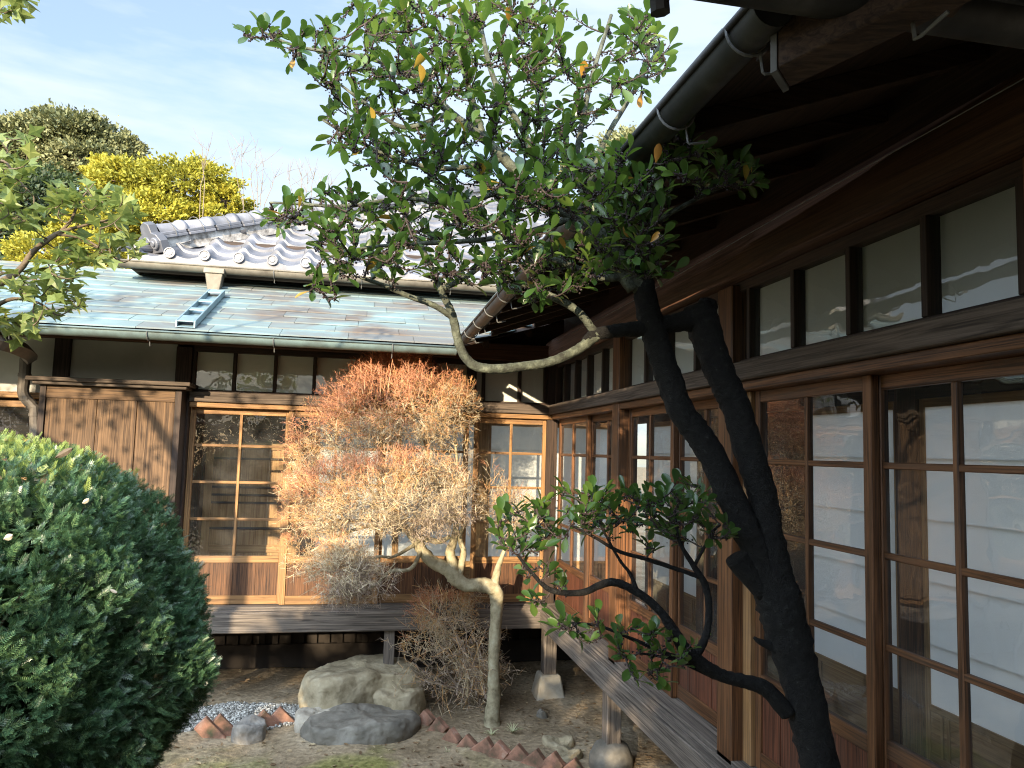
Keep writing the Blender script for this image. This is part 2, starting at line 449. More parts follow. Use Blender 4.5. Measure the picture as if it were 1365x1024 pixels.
M['gold'] = leafmat('golden_foliage', [(0.0, (0.10, 0.125, 0.02)), (0.5, (0.31, 0.30, 0.03)), (1.0, (0.52, 0.46, 0.05))], 0.7, 0.25, (0.5, 0.42, 0.05), clump=0.5, cscale=1.2)
M['olive'] = leafmat('olive_foliage', [(0.0, (0.07, 0.09, 0.038)), (0.5, (0.165, 0.18, 0.08)), (1.0, (0.31, 0.31, 0.15))], 0.7, 0.15, (0.25, 0.25, 0.08), clump=0.6, cscale=0.5)
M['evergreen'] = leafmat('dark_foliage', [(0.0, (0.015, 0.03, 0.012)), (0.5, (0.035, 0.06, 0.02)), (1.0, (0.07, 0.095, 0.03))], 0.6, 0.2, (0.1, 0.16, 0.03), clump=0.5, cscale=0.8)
M['grassblade'] = leafmat('pale_grass', [(0.0, (0.35, 0.36, 0.18)), (1.0, (0.62, 0.60, 0.38))], 0.6, 0.3, (0.5, 0.5, 0.25))
M['litter'] = leafmat('dry_leaf', [(0.0, (0.08, 0.045, 0.022)), (0.5, (0.22, 0.14, 0.07)), (1.0, (0.46, 0.37, 0.22))], 0.8, 0.1, (0.3, 0.2, 0.08), clump=0.1)
M['gravelstone'] = noisy('gravel', [(0.25, (0.12, 0.115, 0.10)), (0.5, (0.31, 0.295, 0.26)), (0.75, (0.58, 0.56, 0.5))], 30, 0.85, 0, island=0.7)

def shoji_mat():
    mt, t, b = mat('shoji_paper')
    N, K = t.nodes.new, t.links.new
    g = N("ShaderNodeNewGeometry")
    n = N("ShaderNodeTexNoise"); n.inputs['Scale'].default_value = 2.5; n.inputs['Detail'].default_value = 5
    K(g.outputs['Position'], n.inputs['Vector'])
    r = ramp(t, [(0.3, (0.80, 0.81, 0.80)), (0.7, (0.88, 0.885, 0.87))]); K(n.outputs['Fac'], r.inputs[0])
    K(r.outputs[0], b.inputs['Base Color']); b.inputs['Roughness'].default_value = 0.9
    tr = N("ShaderNodeBsdfTranslucent"); tr.inputs[0].default_value = (0.88, 0.9, 0.9, 1)
    ms = N("ShaderNodeMixShader"); ms.inputs[0].default_value = 0.6
    K(b.outputs[0], ms.inputs[1]); K(tr.outputs[0], ms.inputs[2]); K(ms.outputs[0], t.nodes['Material Output'].inputs[0])
    return mt
M['shoji'] = shoji_mat()

M['lattice'] = leafmat('pale_lattice', [(0.0, (0.62, 0.58, 0.50)), (1.0, (0.72, 0.68, 0.60))], 0.7, 0.8, (0.75, 0.72, 0.65))

def glass_mat():
    mt, t, b = mat('old_window_glass')
    N, K = t.nodes.new, t.links.new
    t.nodes.remove(b)
    tr = N("ShaderNodeBsdfTransparent"); tr.inputs[0].default_value = (0.95, 0.965, 0.955, 1)
    gl = N("ShaderNodeBsdfGlossy"); gl.inputs['Roughness'].default_value = 0.0
    fr = N("ShaderNodeFresnel"); fr.inputs[0].default_value = 1.75
    g = N("ShaderNodeNewGeometry")
    n = N("ShaderNodeTexNoise"); n.inputs['Scale'].default_value = 5.0; n.inputs['Detail'].default_value = 2
    K(g.outputs['Position'], n.inputs['Vector'])
    bp = N("ShaderNodeBump"); bp.inputs['Strength'].default_value = 0.10; bp.inputs['Distance'].default_value = 0.02
    K(n.outputs['Fac'], bp.inputs['Height']); K(bp.outputs[0], gl.inputs['Normal'])
    ms = N("ShaderNodeMixShader")
    K(fr.outputs[0], ms.inputs[0]); K(tr.outputs[0], ms.inputs[1]); K(gl.outputs[0], ms.inputs[2])
    df = N("ShaderNodeBsdfDiffuse"); df.inputs[0].default_value = (0.6, 0.6, 0.57, 1)
    n9 = N("ShaderNodeTexNoise"); n9.inputs['Scale'].default_value = 3.0; n9.inputs['Detail'].default_value = 7
    K(g.outputs['Position'], n9.inputs['Vector'])
    m9 = N("ShaderNodeMapRange"); m9.inputs[1].default_value = 0.4; m9.inputs[2].default_value = 0.75; m9.inputs[3].default_value = 0.012; m9.inputs[4].default_value = 0.06
    K(n9.outputs['Fac'], m9.inputs[0])
    m8 = N("ShaderNodeMixShader"); K(m9.outputs[0], m8.inputs[0]); K(ms.outputs[0], m8.inputs[1]); K(df.outputs[0], m8.inputs[2])
    K(m8.outputs[0], t.nodes['Material Output'].inputs[0])
    return mt
M['glass'] = glass_mat()

def ground_mat():
    mt, t, b = mat('garden_soil')
    N, K = t.nodes.new, t.links.new
    g = N("ShaderNodeNewGeometry")
    def noise(s, d=8, ds=0.0):
        n = N("ShaderNodeTexNoise"); n.inputs['Scale'].default_value = s; n.inputs['Detail'].default_value = d; n.inputs['Distortion'].default_value = ds
        K(g.outputs['Position'], n.inputs['Vector']); return n
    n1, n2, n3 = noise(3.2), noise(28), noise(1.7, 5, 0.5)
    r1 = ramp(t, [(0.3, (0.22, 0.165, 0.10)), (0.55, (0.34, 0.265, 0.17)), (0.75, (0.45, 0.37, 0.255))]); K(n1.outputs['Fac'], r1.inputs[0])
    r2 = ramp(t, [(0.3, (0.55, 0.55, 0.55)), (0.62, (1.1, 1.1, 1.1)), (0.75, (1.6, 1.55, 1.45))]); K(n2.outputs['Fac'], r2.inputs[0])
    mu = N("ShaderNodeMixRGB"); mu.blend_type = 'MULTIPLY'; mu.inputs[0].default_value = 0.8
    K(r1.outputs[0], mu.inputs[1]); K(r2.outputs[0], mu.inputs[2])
    sep = N("ShaderNodeSeparateXYZ"); K(g.outputs['Position'], sep.inputs[0])
    my = N("ShaderNodeMapRange"); my.inputs[1].default_value = -0.75; my.inputs[2].default_value = -1.3; K(sep.outputs[1], my.inputs[0])
    mxx = N("ShaderNodeMapRange"); mxx.inputs[1].default_value = -0.6; mxx.inputs[2].default_value = -1.1; K(sep.outputs[0], mxx.inputs[0])
    rm = ramp(t, [(0.48, (0, 0, 0)), (0.60, (1, 1, 1))]); K(n3.outputs['Fac'], rm.inputs[0])
    p1 = N("ShaderNodeMath"); p1.operation = 'MULTIPLY'; K(my.outputs[0], p1.inputs[0]); K(mxx.outputs[0], p1.inputs[1])
    p2 = N("ShaderNodeMath"); p2.operation = 'MULTIPLY'; K(p1.outputs[0], p2.inputs[0]); K(rm.outputs[0], p2.inputs[1])
    rmoss = ramp(t, [(0.35, (0.12, 0.12, 0.035)), (0.65, (0.27, 0.25, 0.085))]); K(n2.outputs['Fac'], rmoss.inputs[0])
    mm = N("ShaderNodeMixRGB"); K(p2.outputs[0], mm.inputs[0]); K(mu.outputs[0], mm.inputs[1]); K(rmoss.outputs[0], mm.inputs[2])
    K(mm.outputs[0], b.inputs['Base Color']); b.inputs['Roughness'].default_value = 0.95; b.inputs['Specular IOR Level'].default_value = 0.15
    a = N("ShaderNodeMath"); a.operation = 'MULTIPLY_ADD'; a.inputs[1].default_value = 0.5
    K(n2.outputs['Fac'], a.inputs[0]); K(n1.outputs['Fac'], a.inputs[2])
    bp = N("ShaderNodeBump"); bp.inputs['Strength'].default_value = 0.8; bp.inputs['Distance'].default_value = 0.03
    K(a.outputs[0], bp.inputs['Height']); K(bp.outputs[0], b.inputs['Normal'])
    return mt
M['ground'] = ground_mat()

# ------------------------------------------------------------------ ground
GZ = 0.07
def ground_z(x, y):
    h = 0.018 * np.sin(x * 2.1 + 1) * np.sin(y * 1.7 + 0.4) + 0.008 * np.sin(x * 7.3 + y * 5.1) + 0.006 * np.sin(x * 13.7 - y * 11.3)
    far = np.clip((np.hypot(x + 1.5, y + 1) - 7) / 20, 0, 1)
    return GZ + h * (1 - far)
g = MB()
xs = np.unique(np.concatenate([np.linspace(-90, -7, 15), np.linspace(-7, 3, 126), np.linspace(3, 90, 15)]))
ys = np.unique(np.concatenate([np.linspace(-60, -8, 10), np.linspace(-8, 2, 126), np.linspace(2, 120, 18)]))
X, Y = np.meshgrid(xs, ys, indexing='ij')
V = np.stack([X, Y, ground_z(X, Y)], -1).reshape(-1, 3)
ny = len(ys)
i = np.arange(len(xs) - 1)[:, None] * ny; j = np.arange(ny - 1)[None]
g.add(V, [np.stack([i + j, i + ny + j, i + ny + j + 1, i + j + 1], -1).reshape(-1, 4)])
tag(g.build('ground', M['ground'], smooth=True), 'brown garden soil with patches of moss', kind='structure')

# ------------------------------------------------------------------ house wings
# wall coordinates: u runs along the wall from the inner corner, d is depth into the house, z up
def wall_map(wing):
    if wing == 'back':
        return lambda u, d, z: (-u, d, z)
    return lambda u, d, z: (d, -u, z)

class Wing:
    def __init__(s, wing, root):
        s.f = wall_map(wing); s.back = wing == 'back'; s.root = root
        s.ed = -0.99 if s.back else -0.885
        s.z0, s.sl = (2.785, 0.40) if s.back else (EAVE_Z, SLOPE)
        s.a = 'x' if s.back else 'y'        # along the wall
        s.b = 'y' if s.back else 'x'        # into the house
    def ez(s, d):
        return s.z0 + s.sl * (d + 0.99)
    def box(s, mb, u0, u1, d0, d1, z0, z1, mi=0):
        p, q = s.f(u0, d0, z0), s.f(u1, d1, z1)
        return mb.box(p[0], q[0], p[1], q[1], z0, z1, mi)
    def slab(s, mb, u0, u1, d0, z0, d1, z1, th, mi=0):
        """box along u whose section slopes from (d0,z0) to (d1,z1) (its underside), thickness th upward"""
        P = [s.f(u0, d0, z0), s.f(u0, d1, z1), s.f(u0, d1, z1 + th), s.f(u0, d0, z0 + th),
             s.f(u1, d0, z0), s.f(u1, d1, z1), s.f(u1, d1, z1 + th), s.f(u1, d0, z0 + th)]
        return mb.hexa(P, mi)

Z_KB, Z_KT = 2.39, 2.504
Z_TT = 2.83
RAILS = (2.085, 1.793, 1.502)
Z_SILL = 1.214
Z_FL = 0.80
EAVE_Z, EAVE_D, SLOPE = 2.885, -0.99, 0.36



def sliding_door(W, u0, u1, d, pre, panel, nboards, mull=None, name='sliding_window', top=2.385):
    """glazed sliding door: stiles, rails, panes over boarded lower panel"""
    th = 0.032
    fm = MB()
    z = 'frame' if pre == 'frame' else pre
    sw = 0.043
    bot = 0.835
    W.box(fm, u0, u0 + sw, d, d + th, bot, top, 0)
    W.box(fm, u1 - sw, u1, d, d + th, bot, top, 0)
    a, b = u0 + sw, u1 - sw
    W.box(fm, a, b, d + 0.002, d + th - 0.002, top - 0.05, top - 0.001, 1)
    W.box(fm, a, b, d + 0.002, d + th - 0.002, Z_SILL - 0.055, Z_SILL, 1)
    W.box(fm, a, b, d + 0.002, d + th - 0.002, bot + 0.001, bot + 0.07, 1)
    for zr in RAILS:
        W.box(fm, a, b, d + 0.005, d + th - 0.008, zr - 0.011, zr + 0.011, 1)
    for mu in ([(u0 + u1) / 2] if mull is None else mull):
        W.box(fm, mu - 0.011, mu + 0.011, d + 0.002, d + th - 0.005, Z_SILL, top - 0.05, 0)
    fr = fm.build(name, [M[pre + '_z'], M[pre + '_' + W.a]], W.root, bevel=0.003)
    gm = MB()
    q = [W.f(a - 0.004, d + 0.016, Z_SILL - 0.003), W.f(b + 0.004, d + 0.016, Z_SILL - 0.003), W.f(b + 0.004, d + 0.016, top - 0.046), W.f(a - 0.004, d + 0.016, top - 0.046)]
    gm.add(q, [[(0, 1, 2, 3)]])
    gm.build('pane', M['glass'], fr)
    pm = MB()
    e = np.linspace(a, b, nboards + 1)
    for k in range(nboards):
        W.box(pm, e[k] + 0.0012, e[k + 1] - 0.0012, d + 0.010 + 0.002 * (k % 2), d + 0.024, bot + 0.065, Z_SILL - 0.052)
    pm.build('board_panel', M[panel + '_z'], fr)
    return fr

def lower_roof(W, u_end, ncol_w, rows_to, name='roof'):
    """copper shingles laid in stepped courses, cut at the valley where the two wings meet"""
    mb = MB()
    course = 0.185
    nr = int((rows_to - W.ed) / course) + 1
    z0 = 0.075
    for r in range(nr):
        da, db = W.ed - 0.03 + r * course, W.ed - 0.03 + (r + 1) * course + 0.02
        zA, zB = W.ez(da) + z0 + 0.012, W.ez(db) + z0
        ust = -1.0 + (r % 2) * ncol_w / 2 - (r * 0.13) % 0.2
        n = int((u_end - ust) / ncol_w) + 1
        for k in range(n):
            ua, ub = ust + k * ncol_w, ust + (k + 1) * ncol_w - 0.003
            ub = min(ub, u_end)
            lo_a, lo_b = max(ua, -da), max(ua, -db)
            if lo_a >= ub: continue
            lo_b = min(lo_b, lo_a)
            j = RNG.normal(0, 0.0015)
            P = [W.f(lo_a, da, zA + j), W.f(ub, da, zA + j), W.f(ub, db, zB), W.f(lo_b, db, zB)]
            Q = [(p[0], p[1], p[2] - 0.010) for p in P]
            mb.hexa(Q + P)
    return mb.build(name, [M['copper']], W.root)

def eaves(W, u_end, d_in, spacing, near_cut=None):
    # sheathing boards seen from below
    sh = MB()
    nb = 9
    e = np.linspace(W.ed, d_in, nb + 1)
    for k in range(nb):
        da, db = e[k], e[k + 1]
        ua = max(0.0, -da) if True else 0
        P0 = [W.f(max(-da, -0.3 - d_in), da, W.ez(da) + 0.045), W.f(u_end, da, W.ez(da) + 0.045), W.f(u_end, db, W.ez(db) + 0.045), W.f(max(-db, -0.3 - d_in), db, W.ez(db) + 0.045)]
        P1 = [(p[0], p[1], p[2] + 0.012) for p in P0]
        sh.hexa(P0 + P1)
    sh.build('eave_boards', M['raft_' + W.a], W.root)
    k = 0
    u = 0.30
    while u < u_end - 0.02:
        d0 = max(W.ed + 0.03, -u + 0.03)
        rb = MB()
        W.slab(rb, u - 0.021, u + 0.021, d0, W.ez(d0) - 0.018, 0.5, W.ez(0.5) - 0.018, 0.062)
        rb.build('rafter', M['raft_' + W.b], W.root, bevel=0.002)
        u += spacing
    fb = MB()
    W.slab(fb, 0.95, u_end, W.ed - 0.006, W.ez(W.ed) + 0.012, W.ed + 0.026, W.ez(W.ed) + 0.024, 0.05)
    fb.build('eave_board', M['dark_' + W.a], W.root)
    cb = MB(); W.box(cb, -0.3, u_end, 0.085, 0.11, Z_TT + 0.02, W.ez(0.085) + 0.052)
    cb.build('eave_infill', M['dark_' + W.a], W.root)

def half_gutter(W, u0, u1, d, z, r, matg, brackets, parent, hang=0.0, name='gutter', zslope=0.0):
    mb = MB()
    n = 12
    a = np.linspace(math.pi, 2 * math.pi, n)
    for rr, flip in ((r, 0), (r - 0.004, 1)):
        V = []
        for u in (u0, u1):
            zz = z + zslope * (u - u0)
            V += [W.f(u, d + rr * math.cos(t), zz + rr * math.sin(t)) for t in a]
        F = [(i, i + 1, n + i + 1, n + i) for i in range(n - 1)]
        mb.add(V, [F])
    for t in (0, -1):                       # rolled lips
        P = [W.f(u, d + (r + 0.002) * math.cos(a[t]), z + zslope * (u - u0) + 0.002) for u in (u0, u1)]
        mb.tube(P, 0.008, 6)
    for u in (u0, u1):                      # closed ends
        V = [W.f(u, d + (r - 0.001) * math.cos(t), z + zslope * (u - u0) + (r - 0.001) * math.sin(t)) for t in a]
        mb.add(V, [[tuple(range(n))]])
    gt = mb.build(name, matg, parent, smooth=True)
    for u in brackets:
        bm = MB()
        zz = z + zslope * (u - u0)
        P = [W.f(u, d + (r + 0.006) * math.cos(t), zz + (r + 0.006) * math.sin(t)) for t in np.linspace(math.pi, 2 * math.pi, 12)]
        bm.tube(P, 0.0032, 5)
        P = [W.f(u, d + 0.6 * r, zz - r * 0.8), W.f(u, d + 0.75 * r, zz - r - 0.035), W.f(u, d + 0.85 * r, zz - r - 0.038), W.f(u, d + 2.0 * r, zz - r - 0.028)]
        bm.tube(P, 0.0032, 5)
        bm.build('gutter_bracket', M['bracket'], gt)
    return gt

def common_wing(W, u_end, posts, doors, transom_lines, n_u_from=0.0, win_u=(0.0, 3.0)):
    root = W.root
    for (pa, pb, zt, zb, dd) in posts:
        mb = MB(); W.box(mb, pa, pb, dd, dd + 0.13, zb, zt)
        mb.build('post', M['dark_z'] if (zb > 2 or W.back) else M['frame_z'], root, bevel=0.004)
    u0, u1 = win_u
    # lintel in two steps, with a runner for the doors below it
    mb = MB(); W.box(mb, u0, u1, -0.075, 0.06, Z_KB + 0.035, Z_KT)
    mb.build('lintel', M['kamoi_' + W.a], root, bevel=0.004)
    mb = MB(); W.box(mb, u0, u1, -0.045, 0.075, Z_KB - 0.006, Z_KB + 0.033)
    mb.build('door_head', M['frame_' + W.a] if not W.back else M['tan_' + W.a], root, bevel=0.003)
    # sill rail and ledge board, then the outer beam
    mb = MB(); W.box(mb, u0, u1, -0.05, 0.09, Z_FL - 0.005, 0.832)
    mb.build('sill', M['grey_' + W.a], root, bevel=0.003)
    mb = MB(); W.box(mb, u0, u1, -0.068, -0.052, Z_FL - 0.02, 0.818); W.box(mb, u0, u1, -0.105, -0.07, Z_FL - 0.02, 0.806)
    mb.build('ledge', M['grey_' + W.a], root, bevel=0.003)

# --- back wing ------------------------------------------------------
back = thing('house_wing', (-2.0, 0.5, GZ), 'back wing of old wooden house with green copper lower roof and grey tiled upper roof', 'house')
WB = Wing('back', back)
common_wing(WB, 3.1, [
    (-0.02, 0.075, 2.86, 0.80, -0.03), (0.70, 0.775, 2.86, 2.50, -0.035), (2.985, 3.105, 2.86, 0.80, -0.03),
    (3.875, 3.99, 2.88, 2.45, -0.03), (4.9, 5.02, 2.88, 0.3, -0.03), (6.9, 7.02, 2.88, 0.3, -0.03)], None, None, win_u=(-0.06, 2.98))
for (ua, ub, dd, nb) in ((0.06, 0.70, 0.0, 3), (0.74, 1.475, 0.034, 4), (1.455, 2.225, 0.0, 4), (2.205, 2.985, 0.034, 4)):
    sliding_door(WB, ua, ub, dd, 'tan', 'board', nb)
# transom lights
def transoms(W, lines, u0, u1):
    fm = MB()
    W.box(fm, u0, u1, -0.012, 0.05, Z_TT, Z_TT + 0.045, 1)
    W.box(fm, u0, u1, -0.010, 0.048, Z_KT + 0.001, Z_KT + 0.022, 1)
    for u in lines:
        W.box(fm, u - 0.013, u + 0.013, -0.014, 0.046, Z_KT + 0.022, Z_TT, 0)
    fr = fm.build('transom_frame', [M['dark_z'], M['dark_' + W.a]], W.root, bevel=0.002)
    pm = MB(); W.box(pm, u0, u1, 0.036, 0.047, Z_KT + 0.02, Z_TT + 0.002)
    pm.build('transom_panel', M['transom_paper'], fr)
    gm = MB()
    gm.add([W.f(u0, 0.012, Z_KT + 0.02), W.f(u1, 0.012, Z_KT + 0.02), W.f(u1, 0.012, Z_TT + 0.002), W.f(u0, 0.012, Z_TT + 0.002)], [[(0, 1, 2, 3)]])
    gm.build('transom_glass', M['glass'], fr)
transoms(WB, [0.09, 0.319, 0.634, 1.05, 1.37, 1.70, 2.04, 2.349, 2.664, 2.97], 0.07, 2.985)
mb = MB(); WB.box(mb, -0.06, 7.4, -0.06, 0.10, Z_TT + 0.046, Z_TT + 0.19)
mb.build('eave_beam', M['beam_x'], back, bevel=0.006)
# plaster panels on the left
for (ua, ub) in ((3.105, 3.875), (3.99, 4.9), (5.02, 6.9)):
    mb = MB(); WB.box(mb, ua, ub, 0.005, 0.06, 2.45, 2.876)
    mb.build('plaster_panel', M['plaster'], back)
mb = MB(); WB.box(mb, 3.99, 6.9, -0.04, 0.07, 2.405, 2.449); WB.box(mb, 3.105, 3.875, 0.0, 0.06, 0.8, 2.449)
mb.build('side_lintel', M['tan_x'], back, bevel=0.003)
sliding_door(WB, 4.07, 4.88, 0.0, 'tan', 'board', 4, mull=[], name='side_window')
sliding_door(WB, 5.04, 6.88, 0.0, 'tan', 'board', 6, name='side_window')
mb = MB(); WB.box(mb, 3.995, 4.07, -0.01, 0.05, 0.8, 2.404); mb.build('side_post', M['dark_z'], back)
# shutter box
sb = MB()
WB.box(sb, 3.955, 3.995, -0.21, 0.0, 0.86, 2.50); WB.box(sb, 3.005, 3.05, -0.21, -0.031, 0.86, 2.50)
WB.box(sb, 2.99, 4.0, -0.19, 0.0, 2.4985, 2.5015)
fr = sb.build('shutter_box', [M['dark_z']], back)
sb = MB()
WB.box(sb, 3.052, 3.953, -0.205, -0.02, 2.405, 2.4975)
e = [3.052, 3.32, 3.60, 3.953]
for k in range(3):
    WB.box(sb, e[k] + 0.002, e[k + 1] - 0.002, -0.197 - 0.003 * (k % 2), -0.17, 0.88, 2.404, 1)
sb.build('shutter_board', [M['shut_x'], M['shut_z']], fr, bevel=0.003)
sb = MB()
WB.box(sb, 2.96, 4.03, -0.27, 0.0, 2.502, 2.526); WB.box(sb, 2.93, 4.065, -0.30, 0.0, 2.5265, 2.556)
sb.build('shutter_cap', M['kamoi_x'], fr, bevel=0.004)
# outer beam, posts and dark space below the floor
mb = MB(); WB.box(mb, -0.12, 7.2, -0.12, 0.02, 0.645, 0.798)
mb.build('floor_beam', M['grey_x'], back, bevel=0.006)
for u, zb in ((1.345, 0.33), (2.9, GZ), (4.5, GZ)):
    mb = MB(); WB.box(mb, u - 0.042, u + 0.042, -0.075, 0.0, zb, 0.644)
    mb.build('floor_post', M['grey_z'], back, bevel=0.004)
mb = MB(); WB.box(mb, -0.05, 0.06, -0.05, 0.06, 0.25, 0.644)
mb.build('floor_post', M['grey_z'], back, bevel=0.004)
mb = MB()
c = np.array([(-0.005), 0.005])
lo, hi, s0, s1 = 0.05, 0.252, 0.125, 0.085
P = [(c[0] + sx * s, c[1] + sy * s, zz) for zz, s in ((lo, s0), (hi, s1)) for sx, sy in ((-1, -1), (1, -1), (1, 1), (-1, 1))]
mb.hexa(P); mb.build('foundation_stone', M['foot'], back, bevel=0.012)
mb = MB()
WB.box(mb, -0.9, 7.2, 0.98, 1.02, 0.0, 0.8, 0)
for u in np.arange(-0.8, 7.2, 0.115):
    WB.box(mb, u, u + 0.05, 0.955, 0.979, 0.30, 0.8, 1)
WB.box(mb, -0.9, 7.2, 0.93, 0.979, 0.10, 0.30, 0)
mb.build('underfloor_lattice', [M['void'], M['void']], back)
mb = MB(); WB.box(mb, -0.85, 7.2, 0.03, 0.97, 0.74, 0.785)
mb.build('corridor_floor', M['inner_x'], back)
# inside the corridor
mb = MB(); WB.box(mb, -0.85, 7.2, 0.10, 0.97, 2.60, 2.62); WB.box(mb, -0.85, 7.2, 0.93, 0.99, 2.39, 2.47)
mb.build('corridor_ceiling', M['dark_x'], back)
mb = MB(); WB.box(mb, -0.86, 7.2, 0.96, 0.99, 2.471, 2.60)
mb.build('corridor_wall', M['plaster'], back)

def shoji_run(W, u0, u1, n, d, top=2.39, bot=0.785, wains=1.027, name='paper_screen', slab=False):
    e = np.linspace(u0, u1, n + 1)
    for k in range(n):
        a, b = e[k], e[k + 1]
        dd = d + 0.016 * (k % 2)
        fm = MB()
        W.box(fm, a, a + 0.028, dd, dd + 0.026, bot, top, 0); W.box(fm, b - 0.028, b, dd, dd + 0.026, bot, top, 0)
        W.box(fm, a + 0.028, b - 0.028, dd, dd + 0.026, top - 0.04, top, 1); W.box(fm, a + 0.028, b - 0.028, dd, dd + 0.026, bot, bot + 0.05, 1)
        W.box(fm, a + 0.028, b - 0.028, dd, dd + 0.026, wains - 0.015, wains + 0.015, 1)
        lm = MB()
        for q in np.linspace(wains, top, 6)[1:-1]:
            W.box(lm, a + 0.028, b - 0.028, dd + 0.013, dd + 0.021, q - 0.0022, q + 0.0022, 0)
        for q in (a + 0.10, a + 0.135, b - 0.10, b - 0.135):
            W.box(fm, q - 0.008, q + 0.008, dd - 0.004, dd + 0.004, bot + 0.05, wains - 0.015, 0)
        fr = fm.build(name, [M['inner_z'], M['inner_' + W.a]], W.root, bevel=0.002)
        lm.build('lattice', M['lattice'], fr)
        pm = MB(); W.box(pm, a + 0.027, b - 0.027, dd + 0.009, dd + 0.0105, wains, top - 0.03)
        pm.build('paper', M['shoji'], fr)
        pm = MB(); W.box(pm, a + 0.027, b - 0.027, dd + 0.006, dd + 0.018, bot + 0.04, wains)
        pm.build('lower_board', M['inner_' + W.a], fr)
shoji_run(WB, -0.86, 0.42, 2, 0.945)
mb = MB(); WB.box(mb, 0.42, 0.52, 0.93, 1.02, 0.785, 2.60); mb.build('inner_post', M['inner_z'], back, bevel=0.004)
shoji_run(WB, 0.52, 2.05, 2, 0.945)
mb = MB(); WB.box(mb, 2.05, 2.15, 0.93, 1.02, 0.785, 2.60); WB.box(mb, 3.02, 3.30, 0.93, 1.02, 0.785, 2.60)
mb.build('inner_post', M['frame_z'], back, bevel=0.004)
# slatted wooden door
dm = MB()
WB.box(dm, 2.95, 3.02, 0.93, 0.965, 0.785, 2.12, 0); WB.box(dm, 2.15, 2.22, 0.93, 0.965, 0.785, 2.12, 0)
for zz in (0.785, 1.12, 2.05): WB.box(dm, 2.22, 2.95, 0.932, 0.963, zz, zz + 0.07, 1)
fr = dm.build('slatted_door', [M['inner_z'], M['inner_x']], back, bevel=0.003)
dm = MB()
for k in range(3): WB.box(dm, 2.22 + k * 0.2434, 2.22 + (k + 1) * 0.2434 - 0.002, 0.945, 0.958, 0.8, 2.05)
dm.build('door_board', M['inner_z'], fr)
dm = MB()
for zz in (1.33, 1.56, 1.63, 1.70, 1.96): WB.box(dm, 2.22, 2.95, 0.930, 0.9445, zz, zz + 0.018)
dm.build('door_slat', M['kamoi_x'], fr)
mb = MB(); WB.box(mb, 2.15, 3.02, 0.94, 0.98, 2.12, 2.39); WB.box(mb, 3.30, 7.2, 0.94, 0.98, 0.785, 2.39)
mb.build('inner_panel', M['frame_x'], back)
# roof
lower_roof(WB, 7.6, 0.46, 1.02)
eaves(WB, 7.5, 1.0, 0.43)
half_gutter(WB, 1.00, 7.5, -1.035, 2.822, 0.05, M['copper_trim'], [1.45, 2.25, 3.05, 3.55 + 0.35, 4.7, 5.5], back)
mb = MB()      # back slope beyond the lean-to on the left
WB.slab(mb, 3.2, 7.6, 0.98, WB.ez(0.98) + 0.07, 2.4, WB.ez(0.98) - 0.45, 0.02)
WB.slab(mb, 3.2, 7.6, 0.95, WB.ez(0.95) + 0.078, 1.0, WB.ez(1.0) + 0.066, 0.022)
mb.build('rear_roof', M['copper'], back)
mb = MB(); WB.box(mb, -2.0, 3.25, 1.0, 1.08, 2.6, 4.0); WB.box(mb, 3.26, 7.4, 1.03, 1.10, 0.1, 3.5)
mb.build('upper_wall', M['dark_x'], back)

# upper tiled roof: hipped, facing the garden and facing left
TE_Y, TE_X, TE_Z, TS = 0.47, -3.66, 3.67, 0.565
PITCHX = 0.283
def tile_profile(a):
    q = (a / PITCHX) % 1.0
    return np.where(q < 0.36, 0.05 * np.sin(np.pi * q / 0.36), -0.022 * np.sin(np.pi * (q - 0.36) / 0.64))
def tiled_slope(mp, a_end, rows):
    mb = MB()
    row = 0.205
    ns = 14
    for r in range(rows):
        b0, b1 = r * row, (r + 1) * row + 0.02
        k0 = int(max(0, math.floor((b0 - 0.1) / PITCHX)))
        for k in range(k0, int(a_end / PITCHX)):
            a = k * PITCHX + np.linspace(0, PITCHX - 0.002, ns)
            h = tile_profile(a + 1e-6)
            h[-1] = tile_profile(np.array([(k + 1) * PITCHX - 0.004]))[0]
            keep = a > b0 + 0.03
            if keep.sum() < 2: continue
            a, h = a[keep], h[keep]
            n = len(a)
            top0 = [mp(x, b0, TS * b0 + hh + 0.034) for x, hh in zip(a, h)]
            top1 = [mp(x, b1, TS * b1 + hh * 0.92 + 0.004) for x, hh in zip(a, h)]
            bot0 = [mp(x, b0 + 0.003, TS * b0 + hh + 0.004) for x, hh in zip(a, h)]
            V = top0 + top1 + bot0 + top0
            F = [(i, i + 1, n + i + 1, n + i) for i in range(n - 1)] + [(2 * n + i, 2 * n + i + 1, 3 * n + i + 1, 3 * n + i) for i in range(n - 1)]
            mb.add(V, [F])
    return mb
front = lambda a, b, z: (TE_X + a, TE_Y + b, TE_Z + z)
left = lambda a, b, z: (TE_X + b, TE_Y + a, TE_Z + z)
tr = tiled_slope(front, 6.6, 18)
upper = tr.build('tiled_roof', M['tile'], back, smooth=True)
tl = tiled_slope(left, 7.0, 18)
tl.build('tiled_roof', M['tile'], back, smooth=True)
# underlay so that no sky shows through the tiles
mb = MB()
n_ = 3.7
P = [(TE_X, TE_Y, TE_Z), (TE_X + 6.6, TE_Y, TE_Z), (TE_X + 6.6, TE_Y + n_, TE_Z + TS * n_), (TE_X + n_, TE_Y + n_, TE_Z + TS * n_),
     (TE_X, TE_Y + 7, TE_Z), (TE_X + n_, TE_Y + 7, TE_Z + TS * n_)]
P = [(p[0], p[1], p[2] - 0.035) for p in P]
mb.add(P, [[(0, 1, 2, 3), (0, 3, 5, 4)]])
mb.add([(p[0], p[1], p[2] - 0.05) for p in P], [[(3, 2, 1, 0), (4, 5, 3, 0)]])
mb.build('roof_underlay', M['raft_x'], back)
